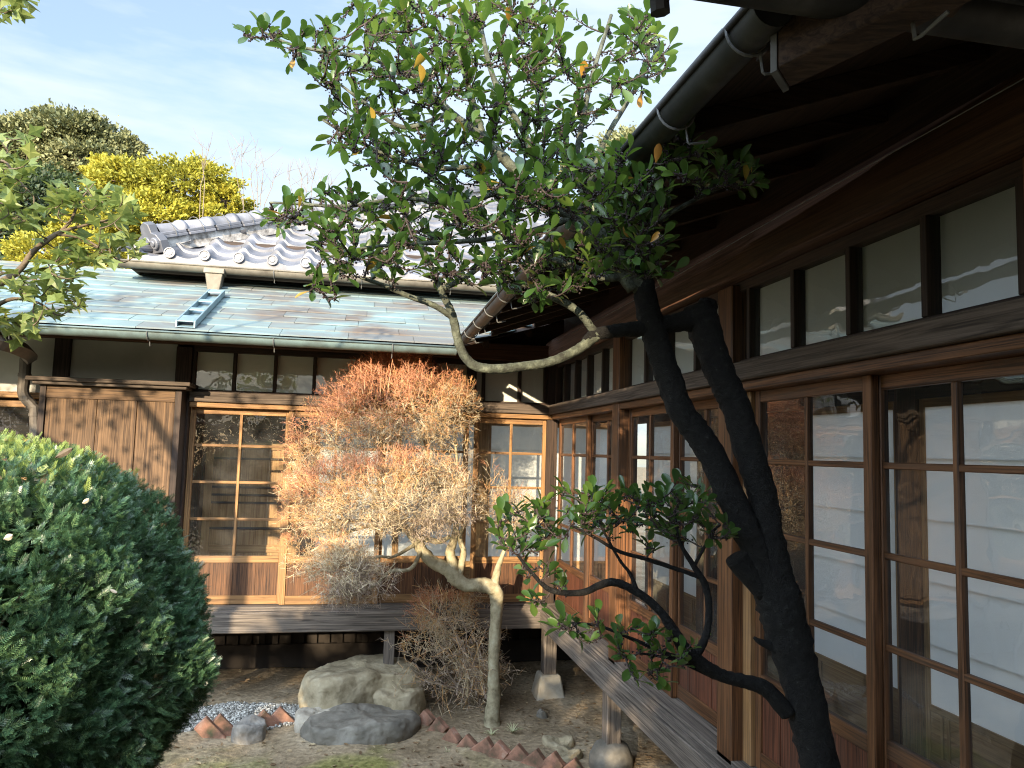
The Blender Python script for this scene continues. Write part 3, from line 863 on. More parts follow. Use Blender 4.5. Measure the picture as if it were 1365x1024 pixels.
# round and flat end tiles along the eave
k = 0
while k * PITCHX < 6.4:
    a = k * PITCHX + 0.18 * PITCHX
    em = MB()
    cx, cy, cz = TE_X + a, TE_Y - 0.002, TE_Z + 0.050
    em.lathe([(0.001, -0.03), (0.022, -0.030), (0.024, -0.024), (0.036, -0.024), (0.038, -0.032), (0.046, -0.032), (0.048, -0.02), (0.048, 0.06)], (cx, cy, cz), 18, 'y')
    em.build('eave_end_tile', M['tile'], upper, smooth=False)
    em = MB()
    q = np.linspace(0.0, 0.9999, 15) * PITCHX + k * PITCHX
    h = tile_profile(q - 1e-6)
    V = [front(x, -0.008, hh + 0.034) for x, hh in zip(q, h)] + [front(x, -0.008, -0.05) for x, hh in zip(q, h)]
    V += [front(x, 0.012, hh + 0.034) for x, hh in zip(q, h)] + [front(x, 0.012, -0.05) for x, hh in zip(q, h)]
    n_ = 15
    F = [(n_ + i, n_ + 1 + i, i + 1, i) for i in range(n_ - 1)] + [(i, i + 1, 2 * n_ + i + 1, 2 * n_ + i) for i in range(n_ - 1)] + [(3 * n_ + i, 3 * n_ + 1 + i, n_ + 1 + i, n_ + i) for i in range(n_ - 1)]
    em.add(V, [F])
    em.build('eave_face_tile', M['tile'], upper)
    k += 1
# hip ridge: mortar bed, flat tiles, half-round caps, end ornament
hd = unit(np.array([1.0, 1.0, TS])); hs = unit(np.array([1.0, -1.0, 0])); hu = np.cross(hs, hd)
if hu[2] < 0: hu = -hu
H0 = np.array([TE_X + 0.16, TE_Y + 0.16, TE_Z + TS * 0.16 + 0.01])
Lh = 5.2
def hipbox(mb, w_, z0, z1, t0, t1, mi=0):
    P = []
    for t in (t0, t1):
        for sx, zz in ((-1, z0), (1, z0), (1, z1), (-1, z1)):
            P.append(H0 + hd * t + hs * sx * w_ + hu * zz)
    mb.hexa(P, mi)
mb = MB(); hipbox(mb, 0.085, -0.03, 0.085, 0.05, Lh); mb.build('ridge_bed', M['mortar'], upper)
mb = MB()
t = 0.0
while t < Lh:
    hipbox(mb, 0.118, 0.086, 0.112, t + 0.02, t + 0.298); hipbox(mb, 0.108, 0.1125, 0.140, t + 0.02, t + 0.298); t += 0.30
mb.build('ridge_tile', M['tile'], upper, bevel=0.004)
mb = MB()
t = 0.05
nn = 12
ang = np.linspace(0, math.pi, nn)
while t < Lh:
    prof = [(0.0, 0.088), (0.235, 0.080), (0.236, 0.097), (0.285, 0.097), (0.286, 0.088)]
    V = []
    for dt, rr in prof:
        for q in ang:
            V.append(H0 + hd * (t + dt) + hs * rr * math.cos(q) + hu * (0.140 + rr * 0.95 * math.sin(q)))
    F = [(i * nn + j, i * nn + j + 1, (i + 1) * nn + j + 1, (i + 1) * nn + j) for i in range(len(prof) - 1) for j in range(nn - 1)]
    mb.add(V, [F]); t += 0.285
mb.build('ridge_cap_tile', M['tile'], upper, smooth=True)
mb = MB()
for t in np.arange(0.18, Lh, 0.285):
    P = [H0 + hd * t + hs * 0.124 * math.cos(q) + hu * (0.10 + 0.145 * math.sin(q)) for q in np.linspace(0, math.pi, 12)]
    mb.tube(P, 0.0035, 4)
mb.build('ridge_wire', M['bracket'], upper)
om = MB()      # end ornament: shouldered plate with three bosses
pl = [(-0.17, -0.03), (-0.175, 0.07), (-0.13, 0.13), (-0.075, 0.15), (-0.06, 0.225), (0.0, 0.255), (0.06, 0.225), (0.075, 0.15), (0.13, 0.13), (0.175, 0.07), (0.17, -0.03)]
V = [H0 + hd * tt + hs * a + hu * b for tt in (-0.03, 0.05) for a, b in pl]
k = len(pl)
om.add(V, [[tuple(range(k))], [tuple(range(2 * k - 1, k - 1, -1))], [(i, i + k, (i + 1) % k + k, (i + 1) % k) for i in range(k)]])
for a, b, rr in ((-0.105, 0.055, 0.052), (0.0, 0.07, 0.056), (0.105, 0.055, 0.052)):
    for r0, r1, tt in ((rr, rr, -0.055), (rr * 0.55, rr * 0.5, -0.07)):
        n = 16
        q = np.linspace(0, 2 * math.pi, n, endpoint=False)
        V = [H0 + hd * t2 + hs * (a + r2 * math.cos(x)) + hu * (b + r2 * math.sin(x)) for t2, r2 in ((-0.03, r0), (tt, r1)) for x in q]
        om.add(V, [[(i, (i + 1) % n, n + (i + 1) % n, n + i) for i in range(n)], [tuple(range(n, 2 * n))]])
om.build('ridge_ornament', M['tile'], upper, bevel=0.006)
cm = MB()      # corner tile poking out under the ornament
cm.tube([(TE_X - 0.06, TE_Y - 0.06, TE_Z + 0.075), (TE_X + 0.15, TE_Y + 0.15, TE_Z + 0.13)], 0.052, 14)
cm.build('corner_tile', M['tile'], upper, smooth=False)
# gutter, eave board and the funnel box under the tiles
mb = MB(); mb.box(TE_X + 0.05, 2.6, TE_Y + 0.02, TE_Y + 0.05, TE_Z - 0.12, TE_Z - 0.03)
mb.box(TE_X + 0.05, 2.6, TE_Y + 0.052, 1.0, TE_Z - 0.075, TE_Z - 0.045)
mb.build('upper_eave', M['kamoi_x'], back)
WU = Wing('back', back)
half_gutter(WU, -2.6, 3.76, TE_Y - 0.06, TE_Z - 0.062, 0.052, M['oldgutter'], [-0.2, 0.9, 1.7, 2.45], back, name='upper_gutter')
fx = at(287, 360, TE_Y - 0.06)
fm = MB()
fz = TE_Z - 0.088
for (w0, w1, z0, z1) in ((0.085, 0.085, fz + 0.012, fz - 0.035), (0.072, 0.040, fz - 0.034, fz - 0.24)):
    P = [(fx[0] + sx * ww, TE_Y - 0.06 + sy * ww * 0.75, zz) for zz, ww in ((z1, w1), (z0, w0)) for sx, sy in ((-1, -1), (1, -1), (1, 1), (-1, 1))]
    fm.hexa(P)
fm.build('funnel_box', M['oldgutter'], back, bevel=0.005)
# flume down the copper roof, with three openings in its cover
c0, c1 = at(286, 402, 0.36), at(252, 436, -0.97)
dA, dB = 0.10, -1.0
xa, xb = -2.855, -2.835
ch = MB()
def flume(t0, t1, sx0, sx1, h0, h1):
    P = []
    for t in (t0, t1):
        d = dA + (dB - dA) * t; x = xa + (xb - xa) * t; z = WB.ez(d) + 0.09
        for sx, hh in ((sx0, h0), (sx1, h0), (sx1, h1), (sx0, h1)): P.append((x + sx, d, z + hh))
    ch.hexa(P)
flume(0, 1, -0.064, -0.052, 0, 0.05); flume(0, 1, 0.052, 0.064, 0, 0.05); flume(0, 1, -0.052, 0.052, 0.001, 0.006)
for a, b in ((0.0, 0.10), (0.36, 0.42), (0.63, 0.69), (0.86, 1.0)): flume(a, b, -0.0518, 0.0518, 0.040, 0.0485)
ch.build('roof_flume', M['chute'], back, bevel=0.002)
# downpipe at the far left
pb = MB()
hx = at(20, 462, -1.0)
P = [at(-20, 452, -1.02), at(10, 458, -0.9), at(36, 470, -0.45), at(38, 478, -0.12)]
pb.tube(smooth_path([P[0], P[1], P[2], P[3]], 5), 0.056, 4)
pb.build('pipe_elbow', M['pipe'], back)
pb = MB()
P = [at(35, 470, -0.14), at(33, 500, -0.14), at(31, 522, -0.14), at(35, 532, -0.14), at(44, 542, -0.14), at(47, 553, -0.14), at(45, 640, -0.14)]
P.append(np.array([P[-1][0], -0.14, 0.2]))
pb.tube(smooth_path(P, 5), 0.040, 12)
for q in (1, 3, 5): pb.tube([P[q] + (0, 0, 0.012), P[q] - (0, 0, 0.012)], 0.045, 12)
pb.build('downpipe', M['pipe'], back, smooth=False)

# --- right wing -----------------------------------------------------
right = thing('house_wing', (0.5, -2.5, GZ), 'right wing of old wooden house with long row of reddish glazed doors', 'house')
WR = Wing('right', right)
common_wing(WR, 5.2, [
    (0.076, 0.11, 2.86, 2.50, -0.02), (1.70, 1.83, 2.86, 0.80, -0.05), (3.20, 3.335, 2.86, 0.80, -0.05), (4.845, 4.98, 2.86, 0.80, -0.05)], None, None, win_u=(0.076, 5.3))
for (ua, ub, dd) in ((0.08, 0.93, 0.02), (0.89, 1.70, 0.054), (1.83, 2.535, 0.02), (2.495, 3.20, 0.054), (3.405, 4.165, 0.02), (4.125, 4.845, 0.054)):
    sliding_door(WR, ua, ub, dd, 'frame', 'redboard', 5)
mb = MB(); WR.box(mb, 3.336, 3.404, 0.0, 0.06, 0.833, 2.384); mb.build('door_jamb', M['tan_z'], right, bevel=0.003)
transoms(WR, [0.35, 0.67, 1.0, 1.36, 2.18, 2.50, 2.87, 3.41, 3.755, 4.10, 4.46, 4.80], 0.11, 5.3)
mb = MB()
P = []
for u in (-0.06, 5.3):                    # rounded log purlin
    P.append(WR.f(u, -0.02, Z_TT + 0.046 + 0.095))
n = 14
q = np.linspace(0, 2 * math.pi, n, endpoint=False)
V = [WR.f(u, 0.0 + np.sign(math.cos(x)) * abs(math.cos(x)) ** 0.6 * 0.085, Z_TT + 0.15 + np.sign(math.sin(x)) * abs(math.sin(x)) ** 0.6 * 0.102) for u in (-0.06, 5.3) for x in q]
mb.add(V, [[(i, (i + 1) % n, n + (i + 1) % n, n + i) for i in range(n)], [tuple(range(n))], [tuple(range(n, 2 * n))]])
mb.build('eave_beam', M['beam_y'], right, smooth=True)
mb = MB()
mb.tube([WR.f(u, -0.092 - 0.004 * math.sin(u * 2.2), Z_TT + 0.19 - 0.012 * math.sin(u * 0.9)) for u in np.linspace(0.4, 5.2, 30)], 0.0022, 5)
mb.build('wire', M['bracket'], right)
mb = MB(); WR.box(mb, 0.125, 5.3, -0.12, 0.02, 0.655, 0.798)
mb.build('floor_beam', M['grey_y'], right, bevel=0.006)
for u, zb in ((1.42, 0.20), (3.05, 0.20), (4.6, 0.20)):
    mb = MB(); WR.box(mb, u - 0.055, u + 0.055, 0.025, 0.125, zb, 0.70); mb.build('floor_post', M['grey_z'], right, bevel=0.005)
    mb = MB(); p = WR.f(u, 0.075, 0)
    mb.lathe([(0.01, 0.0), (0.15, 0.02), (0.145, 0.12), (0.11, 0.19), (0.06, 0.215), (0.001, 0.22)], p, 16); mb.build('foundation_stone', M['darkstone'], right, smooth=True)
mb = MB(); WR.box(mb, -0.9, 5.3, 0.03, 0.90, 0.74, 0.785); mb.build('corridor_floor', M['inner_y'], right)
mb = MB(); WR.box(mb, -0.9, 5.3, 0.10, 0.90, 2.60, 2.62); WR.box(mb, -0.93, 5.3, 0.86, 0.92, 2.39, 2.47)
mb.build('corridor_ceiling', M['dark_y'], right)
mb = MB(); WR.box(mb, -0.93, 5.3, 0.885, 0.91, 2.471, 2.60); mb.build('corridor_wall', M['plaster'], right)
shoji_run(WR, 0.05, 1.0, 2, 0.875)
shoji_run(WR, 2.42, 3.19, 1, 0.875)
shoji_run(WR, 3.34, 5.1, 2, 0.875)
for ua, ub in ((-0.05, 0.05), (1.0, 1.1), (3.19, 3.34), (5.1, 5.25)):
    mb = MB(); WR.box(mb, ua, ub, 0.86, 0.96, 0.785, 2.60); mb.build('inner_post', M['board_z'], right, bevel=0.004)
mb = MB(); WR.box(mb, 1.1, 2.42, 2.6, 2.65, 0.785, 2.6); WR.box(mb, 1.1, 2.42, 0.97, 2.6, 2.55, 2.6); WR.box(mb, -0.8, 5.3, 0.92, 1.1, 2.622, 2.64); WR.box(mb, -0.8, 5.3, 0.97, 3.0, 0.74, 0.78)
WR.box(mb, 1.05, 1.1, 0.97, 2.6, 0.785, 2.6); WR.box(mb, 2.42, 2.47, 0.97, 2.6, 0.785, 2.6)
mb.build('inner_room', M['board_y'], right)
mb = MB()
for u in np.arange(-0.9, 5.3, 0.115): WR.box(mb, u, u + 0.05, 0.955, 0.979, 0.30, 0.74, 1)
WR.box(mb, -0.9, 5.3, 0.98, 1.02, 0.0, 0.74, 0); WR.box(mb, -0.9, 5.3, 0.93, 0.979, 0.05, 0.30, 1)
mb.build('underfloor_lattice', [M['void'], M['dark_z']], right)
lower_roof(WR, 7.2, 0.46, 1.7)
eaves(WR, 7.2, 1.0, 0.43)
half_gutter(WR, 0.97, 5.22, -0.937, 2.902, 0.040, M['gutter'], [1.35 + 0.43 * k for k in range(9)] + [5.13], right)
vb = MB()
vd = unit(np.array([1.0, -1.0, 0.36])); vs_ = unit(np.array([1.0, 1.0, 0])); vp = np.array([-0.885, -5.165, 2.80])
def vbox(mb_, w_, h0, h1, t0, t1):
    mb_.hexa([vp + vd * t + vs_ * sx * w_ + np.array([0, 0, hh]) for t in (t0, t1) for sx, hh in ((-1, h0), (1, h0), (1, h1), (-1, h1))])
vbox(vb, 0.042, 0.0, 0.11, 0.0, 1.5)
vr_ = vb.build('valley_rafter', M['raft_x'], right, bevel=0.003)
vb = MB(); vbox(vb, 0.044, -0.003, 0.112, -0.012, -0.0005); vb.build('end_cap', M['bracket'], vr_)

# --- wing the viewer stands in: only its eave shows, above --------------
near = thing('porch_roof', (0.0, -6.2, 2.9), 'dark porch eave with metal gutter overhead at the near end of the right wing', 'roof')
NY = -5.27
gm = MB()
n = 12
a = np.linspace(math.pi, 2 * math.pi, n)
for rr in (0.046, 0.043):
    V = [(x, NY + rr * math.cos(t), 2.911 + rr * math.sin(t)) for x in (-2.05, 2.4) for t in a]
    gm.add(V, [[(i, i + 1, n + i + 1, n + i) for i in range(n - 1)]])
gm.tube([(-2.05, NY - 0.046, 2.913), (2.4, NY - 0.046, 2.913)], 0.008, 6); gm.tube([(-2.05, NY + 0.046, 2.913), (2.4, NY + 0.046, 2.913)], 0.008, 6)
gg = gm.build('gutter', M['gutter'], near, smooth=True)
for bx in (-0.72, -0.02):
    bm = MB(); bm.tube([(bx, NY + 0.050 * math.cos(t), 2.911 + 0.050 * math.sin(t)) for t in a], 0.005, 5)
    bm.tube([(bx, NY - 0.03, 2.856), (bx, NY - 0.035, 2.822), (bx, NY - 0.05, 2.82), (bx + 0.01, NY - 0.10, 2.835)], 0.004, 5)
    bm.build('gutter_bracket', M['bracket'], gg)
bm = MB(); bm.tube([(-1.17, NY, 2.86), (-1.17, NY + 0.003, 2.845), (-1.168, NY + 0.004, 2.828)], 0.017, 8); bm.build('rain_chain', M['gutter'], near)
bm = MB()
bm.hexa([(-2.1, NY - 0.02, 2.93), (2.4, NY - 0.02, 2.93), (2.4, -8.2, 3.97), (-2.1, -8.2, 3.97), (-2.1, NY - 0.02, 2.99), (2.4, NY - 0.02, 2.99), (2.4, -8.2, 4.03), (-2.1, -8.2, 4.03)])
bm.build('roof_boards', M['raft_x'], near)
for x in np.arange(-1.95, 2.3, 0.43):
    rb = MB(); rb.hexa([(x - 0.02, NY - 0.03, 2.875), (x + 0.02, NY - 0.03, 2.875), (x + 0.02, -8.1, 3.87), (x - 0.02, -8.1, 3.87), (x - 0.02, NY - 0.03, 2.932), (x + 0.02, NY - 0.03, 2.932), (x + 0.02, -8.1, 3.928), (x - 0.02, -8.1, 3.928)])
    rb.build('rafter', M['raft_y'], near)
bm = MB(); bm.box(-2.34, 2.4, -7.3, -7.2, 0.1, 3.59); bm.build('rear_wall', M['dark_x'], near)  # unseen wall, its reach and height set to block low sun
bm = MB(); bm.box(-2.1, 2.4, -7.2, -6.0, 0.6, 0.77); bm.build('porch_floor', M['grey_x'], near)
for x in (-1.1, 2.2):
    bm = MB(); bm.box(x - 0.06, x + 0.06, -7.15, -7.03, 0.77, 3.3); bm.build('porch_post', M['dark_z'], near)

# ------------------------------------------------------------------ stones, bricks, small things on the ground
def gz(x, y): return float(ground_z(np.array(x), np.array(y)))

def rock(name, outline, z0, z1, material, label, cat='stone', top_in=0.10, seed=1, flat=0.5, n=26, group=None):
    """outline: plan polygon [(x,y)...]; a rounded boulder with an uneven top"""
    rng = np.random.default_rng(seed)
    O = np.array(outline, float)
    c = O.mean(0)
    a = np.linspace(0, 2 * math.pi, n, endpoint=False)
    # resample the outline by angle
    ang = np.arctan2(O[:, 1] - c[1], O[:, 0] - c[0]); od = np.argsort(ang)
    rr = np.hypot(O[:, 0] - c[0], O[:, 1] - c[1])
    R_ = np.interp(a, np.concatenate([ang[od] % (2 * math.pi)]) if False else np.sort(ang % (2 * math.pi)), rr[np.argsort(ang % (2 * math.pi))], period=2 * math.pi)
    lev = [(0.0, 0.97), (0.3, 1.01), (0.62, 1.0), (0.86, 0.97), (0.96, 0.92), (1.0, 0.84), (1.0, 0.45)]
    ph = rng.uniform(0, 6.28, 8)
    V = []
    for t, s in lev:
        bump = 1 + 0.02 * np.sin(3 * a + ph[0] + 2 * t) + 0.025 * np.sin(7 * a + ph[1] + 5 * t) + rng.normal(0, 0.012, n)
        x = c[0] + np.cos(a) * R_ * s * bump; y = c[1] + np.sin(a) * R_ * s * bump
        z = z0 + (z1 - z0) * t + (0.02 * np.sin(2 * a + ph[2]) + rng.normal(0, 0.006, n)) * (t > 0.5)
        V.append(np.stack([x, y, z], 1))
    V.append(np.array([[c[0], c[1], z1 + 0.01 * (z1 - z0)]]))
    V = np.concatenate(V)
    k = len(lev)
    F = [(i * n + j, i * n + (j + 1) % n, (i + 1) * n + (j + 1) % n, (i + 1) * n + j) for i in range(k - 1) for j in range(n)]
    T = [((k - 1) * n + j, (k - 1) * n + (j + 1) % n, k * n) for j in range(n)]
    mb = MB(); mb.add(V, [F, T])
    o = mb.build(name, material, org=(c[0], c[1], z0), smooth=True)
    sd = o.modifiers.new('subdivision', 'SUBSURF'); sd.levels = sd.render_levels = 3
    tx = bpy.data.textures.new(name + '_relief', 'CLOUDS'); tx.noise_scale = 0.11; tx.noise_depth = 5
    dp = o.modifiers.new('relief', 'DISPLACE'); dp.texture = tx; dp.strength = 0.042; dp.mid_level = 0.5
    return tag(o, label, cat, group)

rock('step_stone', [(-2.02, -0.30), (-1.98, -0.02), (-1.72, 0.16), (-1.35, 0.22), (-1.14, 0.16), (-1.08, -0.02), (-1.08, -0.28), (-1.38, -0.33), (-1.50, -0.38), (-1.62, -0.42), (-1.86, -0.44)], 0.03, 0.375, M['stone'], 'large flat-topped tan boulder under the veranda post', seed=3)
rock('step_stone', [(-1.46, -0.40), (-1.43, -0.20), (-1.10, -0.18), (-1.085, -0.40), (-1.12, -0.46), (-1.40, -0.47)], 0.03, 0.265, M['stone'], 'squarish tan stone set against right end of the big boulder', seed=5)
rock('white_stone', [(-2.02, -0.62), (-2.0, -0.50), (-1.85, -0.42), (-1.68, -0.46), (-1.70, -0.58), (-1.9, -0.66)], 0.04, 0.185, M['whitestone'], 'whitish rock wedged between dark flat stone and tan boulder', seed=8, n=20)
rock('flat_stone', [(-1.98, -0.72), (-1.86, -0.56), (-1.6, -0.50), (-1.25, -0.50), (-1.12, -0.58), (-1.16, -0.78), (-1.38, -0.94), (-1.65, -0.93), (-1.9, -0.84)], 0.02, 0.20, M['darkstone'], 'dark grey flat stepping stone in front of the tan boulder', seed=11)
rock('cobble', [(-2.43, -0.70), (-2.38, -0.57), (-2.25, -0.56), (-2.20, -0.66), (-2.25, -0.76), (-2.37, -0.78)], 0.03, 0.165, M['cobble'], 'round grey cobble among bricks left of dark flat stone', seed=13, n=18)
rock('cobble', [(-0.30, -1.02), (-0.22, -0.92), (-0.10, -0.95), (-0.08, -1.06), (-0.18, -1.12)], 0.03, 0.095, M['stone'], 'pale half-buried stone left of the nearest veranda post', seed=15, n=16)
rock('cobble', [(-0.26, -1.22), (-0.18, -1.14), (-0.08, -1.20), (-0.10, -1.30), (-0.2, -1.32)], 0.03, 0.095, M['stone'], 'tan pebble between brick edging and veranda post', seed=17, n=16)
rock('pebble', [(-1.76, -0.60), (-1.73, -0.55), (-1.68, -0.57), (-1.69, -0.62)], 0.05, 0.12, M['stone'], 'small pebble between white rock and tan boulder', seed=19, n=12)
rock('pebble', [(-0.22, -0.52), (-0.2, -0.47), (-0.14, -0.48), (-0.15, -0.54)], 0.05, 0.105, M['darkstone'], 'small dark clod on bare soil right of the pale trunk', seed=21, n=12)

# bricks set on edge in a saw-tooth border
bb = MB()
b_w, b_h, b_l = 0.105, 0.058, 0.21
P = [(sx * b_w / 2, sy * b_h / 2, sz * b_l / 2) for sz in (-1, 1) for sx, sy in ((-1, -1), (1, -1), (1, 1), (-1, 1))]
bb.hexa(P)
brick0 = bb.build('edging_brick', M['brick'], bevel=0.004)
def place_brick(o, x, y, z, yaw, tilt, roll):
    o.location = (x, y, z)
    o.rotation_mode = 'XYZ'
    o.rotation_euler = (roll, tilt, yaw)
row = [(563, 957), (580, 968), (598, 979), (618, 988), (640, 994), (661, 1000), (684, 1004), (707, 1009), (731, 1013), (757, 1018)]
words = ['first brick behind the dark flat stone', 'second brick from the dark flat stone', 'third brick from the dark flat stone', 'fourth brick, mossy green, from the dark flat stone', 'fifth brick of the right-hand row from flat stone',
         'fifth brick from the veranda-post end', 'fourth brick from the veranda-post end', 'third brick from the veranda-post end', 'second brick from the veranda-post end', 'last brick of the border, nearest the veranda post']
def ground_at(px, py, z):
    d = ray(px, py); t = (z - CAM[2]) / d[2]
    return CAM + t * d
first = True
for k, (px, py) in enumerate(row):
    p = ground_at(px, py, 0.12)
    o = brick0 if first else brick0.copy()
    if not first: scene.collection.objects.link(o)
    first = False
    dirv = math.atan2(-0.42, 0.62)
    place_brick(o, p[0], p[1], 0.070 + RNG.normal(0, 0.010), dirv + RNG.normal(0, 0.06), R(42) + RNG.normal(0, 0.11), RNG.normal(0, 0.11))
    tag(o, 'leaning red garden brick, ' + words[k], 'brick', 'bricks edging the garden bed')
for k, (px, py) in enumerate([(281, 972), (300, 968), (358, 962), (380, 958)]):
    p = ground_at(px, py, 0.11)
    o = brick0.copy(); scene.collection.objects.link(o)
    place_brick(o, p[0], p[1], 0.085, R(15) + RNG.normal(0, 0.1), R(-40) + RNG.normal(0, 0.08), RNG.normal(0, 0.08))
    tag(o, ['leaning red garden brick, half hidden by the yew', 'leaning red brick touching left side of the round cobble', 'leaning red brick touching right side of the round cobble', 'leaning red brick between round cobble and white rock'][k], 'brick', 'bricks edging the garden bed')

# gravel
ico_v = np.array([(0, 0, 1), (0.9, 0, 0.1), (0.25, 0.85, 0), (-0.7, 0.5, 0.1), (-0.75, -0.5, -0.1), (0.3, -0.85, 0.05), (0, 0, -0.9)])
ico_f = [np.array([(0, 1, 2), (0, 2, 3), (0, 3, 4), (0, 4, 5), (0, 5, 1), (6, 2, 1), (6, 3, 2), (6, 4, 3), (6, 5, 4), (6, 1, 5)])]
def randrot(n):
    q = RNG.standard_normal((n, 4)); q /= np.linalg.norm(q, axis=1)[:, None]
    a, b, c, d = q.T
    return np.stack([np.stack([1 - 2 * (c * c + d * d), 2 * (b * c - a * d), 2 * (b * d + a * c)], -1),
                     np.stack([2 * (b * c + a * d), 1 - 2 * (b * b + d * d), 2 * (c * d - a * b)], -1),
                     np.stack([2 * (b * d - a * c), 2 * (c * d + a * b), 1 - 2 * (b * b + c * c)], -1)], 1)
n = 9000
gx = RNG.uniform(-3.1, -1.96, n); gy = RNG.uniform(-0.75, 0.06, n)
ok = ((gy < 0.04 - 0.08 * np.abs(np.sin(gx * 5))) & (gy > -0.52 + 0.05 * np.sin(gx * 9)))
gx, gy = gx[ok], gy[ok]
P = np.stack([gx, gy, ground_z(gx, gy) + RNG.uniform(0, 0.012, len(gx))], 1)
mb = MB(); mb.inst(ico_v, ico_f, P, randrot(len(P)) * RNG.uniform(0.006, 0.014, len(P))[:, None, None])
tag(mb.build('gravel', M['gravelstone']), 'strip of grey gravel under the drip line', 'gravel', kind='stuff')

# litter of dry leaves and chips
tmpl_v = np.array([(0, -1, 0), (0.42, -0.3, 0.12), (0.4, 0.45, 0.16), (0, 1, 0.05), (-0.4, 0.45, 0.16), (-0.42, -0.3, 0.12), (0, 0, 0)])
tmpl_f = [np.array([(0, 1, 6), (1, 2, 6), (2, 3, 6), (3, 4, 6), (4, 5, 6), (5, 0, 6)])]
n = 6500
lx = RNG.uniform(-3.4, 1.0, n); ly = RNG.uniform(-2.6, 1.0, n)
wgt = 0.35 + 0.65 * (lx > -0.35) + 0.2 * (ly < -0.9)
ok = RNG.uniform(0, 1.1, n) < wgt
lx, ly = lx[ok], ly[ok]
n = len(lx)
th = RNG.uniform(0, 6.28, n)
D = np.stack([np.cos(th), np.sin(th), RNG.normal(0, 0.15, n)], 1)
N_ = unit(np.stack([RNG.normal(0, 0.3, n), RNG.normal(0, 0.3, n), np.ones(n)], 1))
S = RNG.choice([0.006, 0.010, 0.016, 0.024], n, p=[0.40, 0.32, 0.20, 0.08])
mb = MB(); mb.inst(tmpl_v, tmpl_f, np.stack([lx, ly, ground_z(lx, ly) + 0.006], 1), frames(D, N_) * S[:, None, None])
tag(mb.build('leaf_litter', M['litter']), 'dry leaf scraps scattered over the soil', 'leaf litter', kind='stuff')

# pale grass tufts
def tuft(px, py, n, ln, label):
    p = ground_at(px, py, GZ)
    mb = MB()
    for k in range(n):
        th = RNG.uniform(0, 6.28); l = ln * RNG.uniform(0.6, 1.1); w_ = 0.0035
        d = np.array([math.cos(th), math.sin(th), 0]); s = np.array([-d[1], d[0], 0]) * w_
        q = [p + d * l * t * 0.8 + np.array([0, 0, l * (0.9 * t - 0.55 * t * t)]) for t in (0, 0.4, 0.75, 1.0)]
        V = [q[0] - s, q[0] + s, q[1] - s, q[1] + s, q[2] - 0.7 * s, q[2] + 0.7 * s, q[3]]
        mb.add(V, [[(0, 1, 3, 2), (2, 3, 5, 4)], [(4, 5, 6)]])
    tag(mb.build('grass_tuft', M['grassblade'], org=p), label, 'grass tuft', 'pale grass tufts by the pale trunk')
tuft(683, 977, 26, 0.12, 'larger pale grass tuft in front of the pale trunk')
tuft(655, 981, 16, 0.10, 'smaller pale grass tuft at left of its larger neighbour')
tuft(450, 1000, 7, 0.05, 'tiny pale weed in front of dark flat stone')
tuft(596, 1003, 9, 0.06, 'tiny pale weed beside the mossy bricks')

# ------------------------------------------------------------------ plant helpers
def leaf_template(rows=7, w_=0.235, fold=0.09, curl=0.12):
    t = np.array([0, 0.12, 0.35, 0.58, 0.78, 0.93, 1.0])
    wd = w_ * np.array([0.08, 0.24, 0.72, 1.0, 0.93, 0.55, 0.08])
    V = []
    for i in range(rows):
        z = -curl * t[i] ** 2
        V += [(-wd[i], t[i], z + fold * wd[i] / w_), (0, t[i], z), (wd[i], t[i], z + fold * wd[i] / w_)]
    F = []
    for i in range(rows - 1):
        a = i * 3
        F += [(a, a + 1, a + 4, a + 3), (a + 1, a + 2, a + 5, a + 4)]
    return np.array(V), [np.array(F)]

def thin_twigs(mb, A, B, r0, r1, mi=0):
    """straight three-sided twigs from A to B"""
    n = len(A)
    D = unit(B - A); ref = np.where(np.abs(D[:, 2:3]) < 0.9, np.array([[0, 0, 1.0]]), np.array([[1.0, 0, 0]]))
    U = unit(np.cross(D, ref)); W_ = np.cross(D, U)
    V = np.empty((n, 6, 3))
    r0 = np.broadcast_to(r0, (n,)); r1 = np.broadcast_to(r1, (n,))
    for k in range(3):
        o = math.cos(k * 2.0944) * U + math.sin(k * 2.0944) * W_
        V[:, k] = A + o * r0[:, None]; V[:, 3 + k] = B + o * r1[:, None]
    off = (np.arange(n) * 6)[:, None, None]
    F = np.array([(0, 1, 4, 3), (1, 2, 5, 4), (2, 0, 3, 5)])[None] + off
    mb.add(V.reshape(-1, 3), [F.reshape(-1, 4)], mi)

# ------------------------------------------------------------------ near leaning evergreen
NYT = -4.35
tree = thing('leaning_tree', at(1150, 1250, NYT), 'dark-trunked leaning evergreen tree with glossy leaves, in front of the glazed doors', 'tree')
def trace(pts, Y=NYT):
    return np.array([at(p[0], p[1], p[3] if len(p) > 3 else Y) for p in pts]), np.array([p[2] * pxsize(p[3] if len(p) > 3 else Y) / 2 for p in pts])
limbs = []
tm = MB()
def limb(pts, n=8, sides=12, wob=0.05, Y=NYT, mb=None, keep=True):
    P, r = trace(pts, Y)
    P, r = smooth_path(P, n, r)
    (mb or tm).tube(P, r, sides, wob=wob)
    if keep: limbs.append(P)
    return P
base = [(1215, 1420, 66), (1150, 1200, 58)]
limb(base + [(1112, 1090, 54), (1093, 1023, 53), (1077, 949, 54), (1060, 881, 56), (1042, 814, 64), (1030, 768, 56), (1021, 700, 44), (1016, 660, 42), (1001, 610, 42), (981, 542, 42), (963, 505, 42), (948, 465, 44), (935, 425, 47), (928, 405, 38)], sides=18, keep=False)
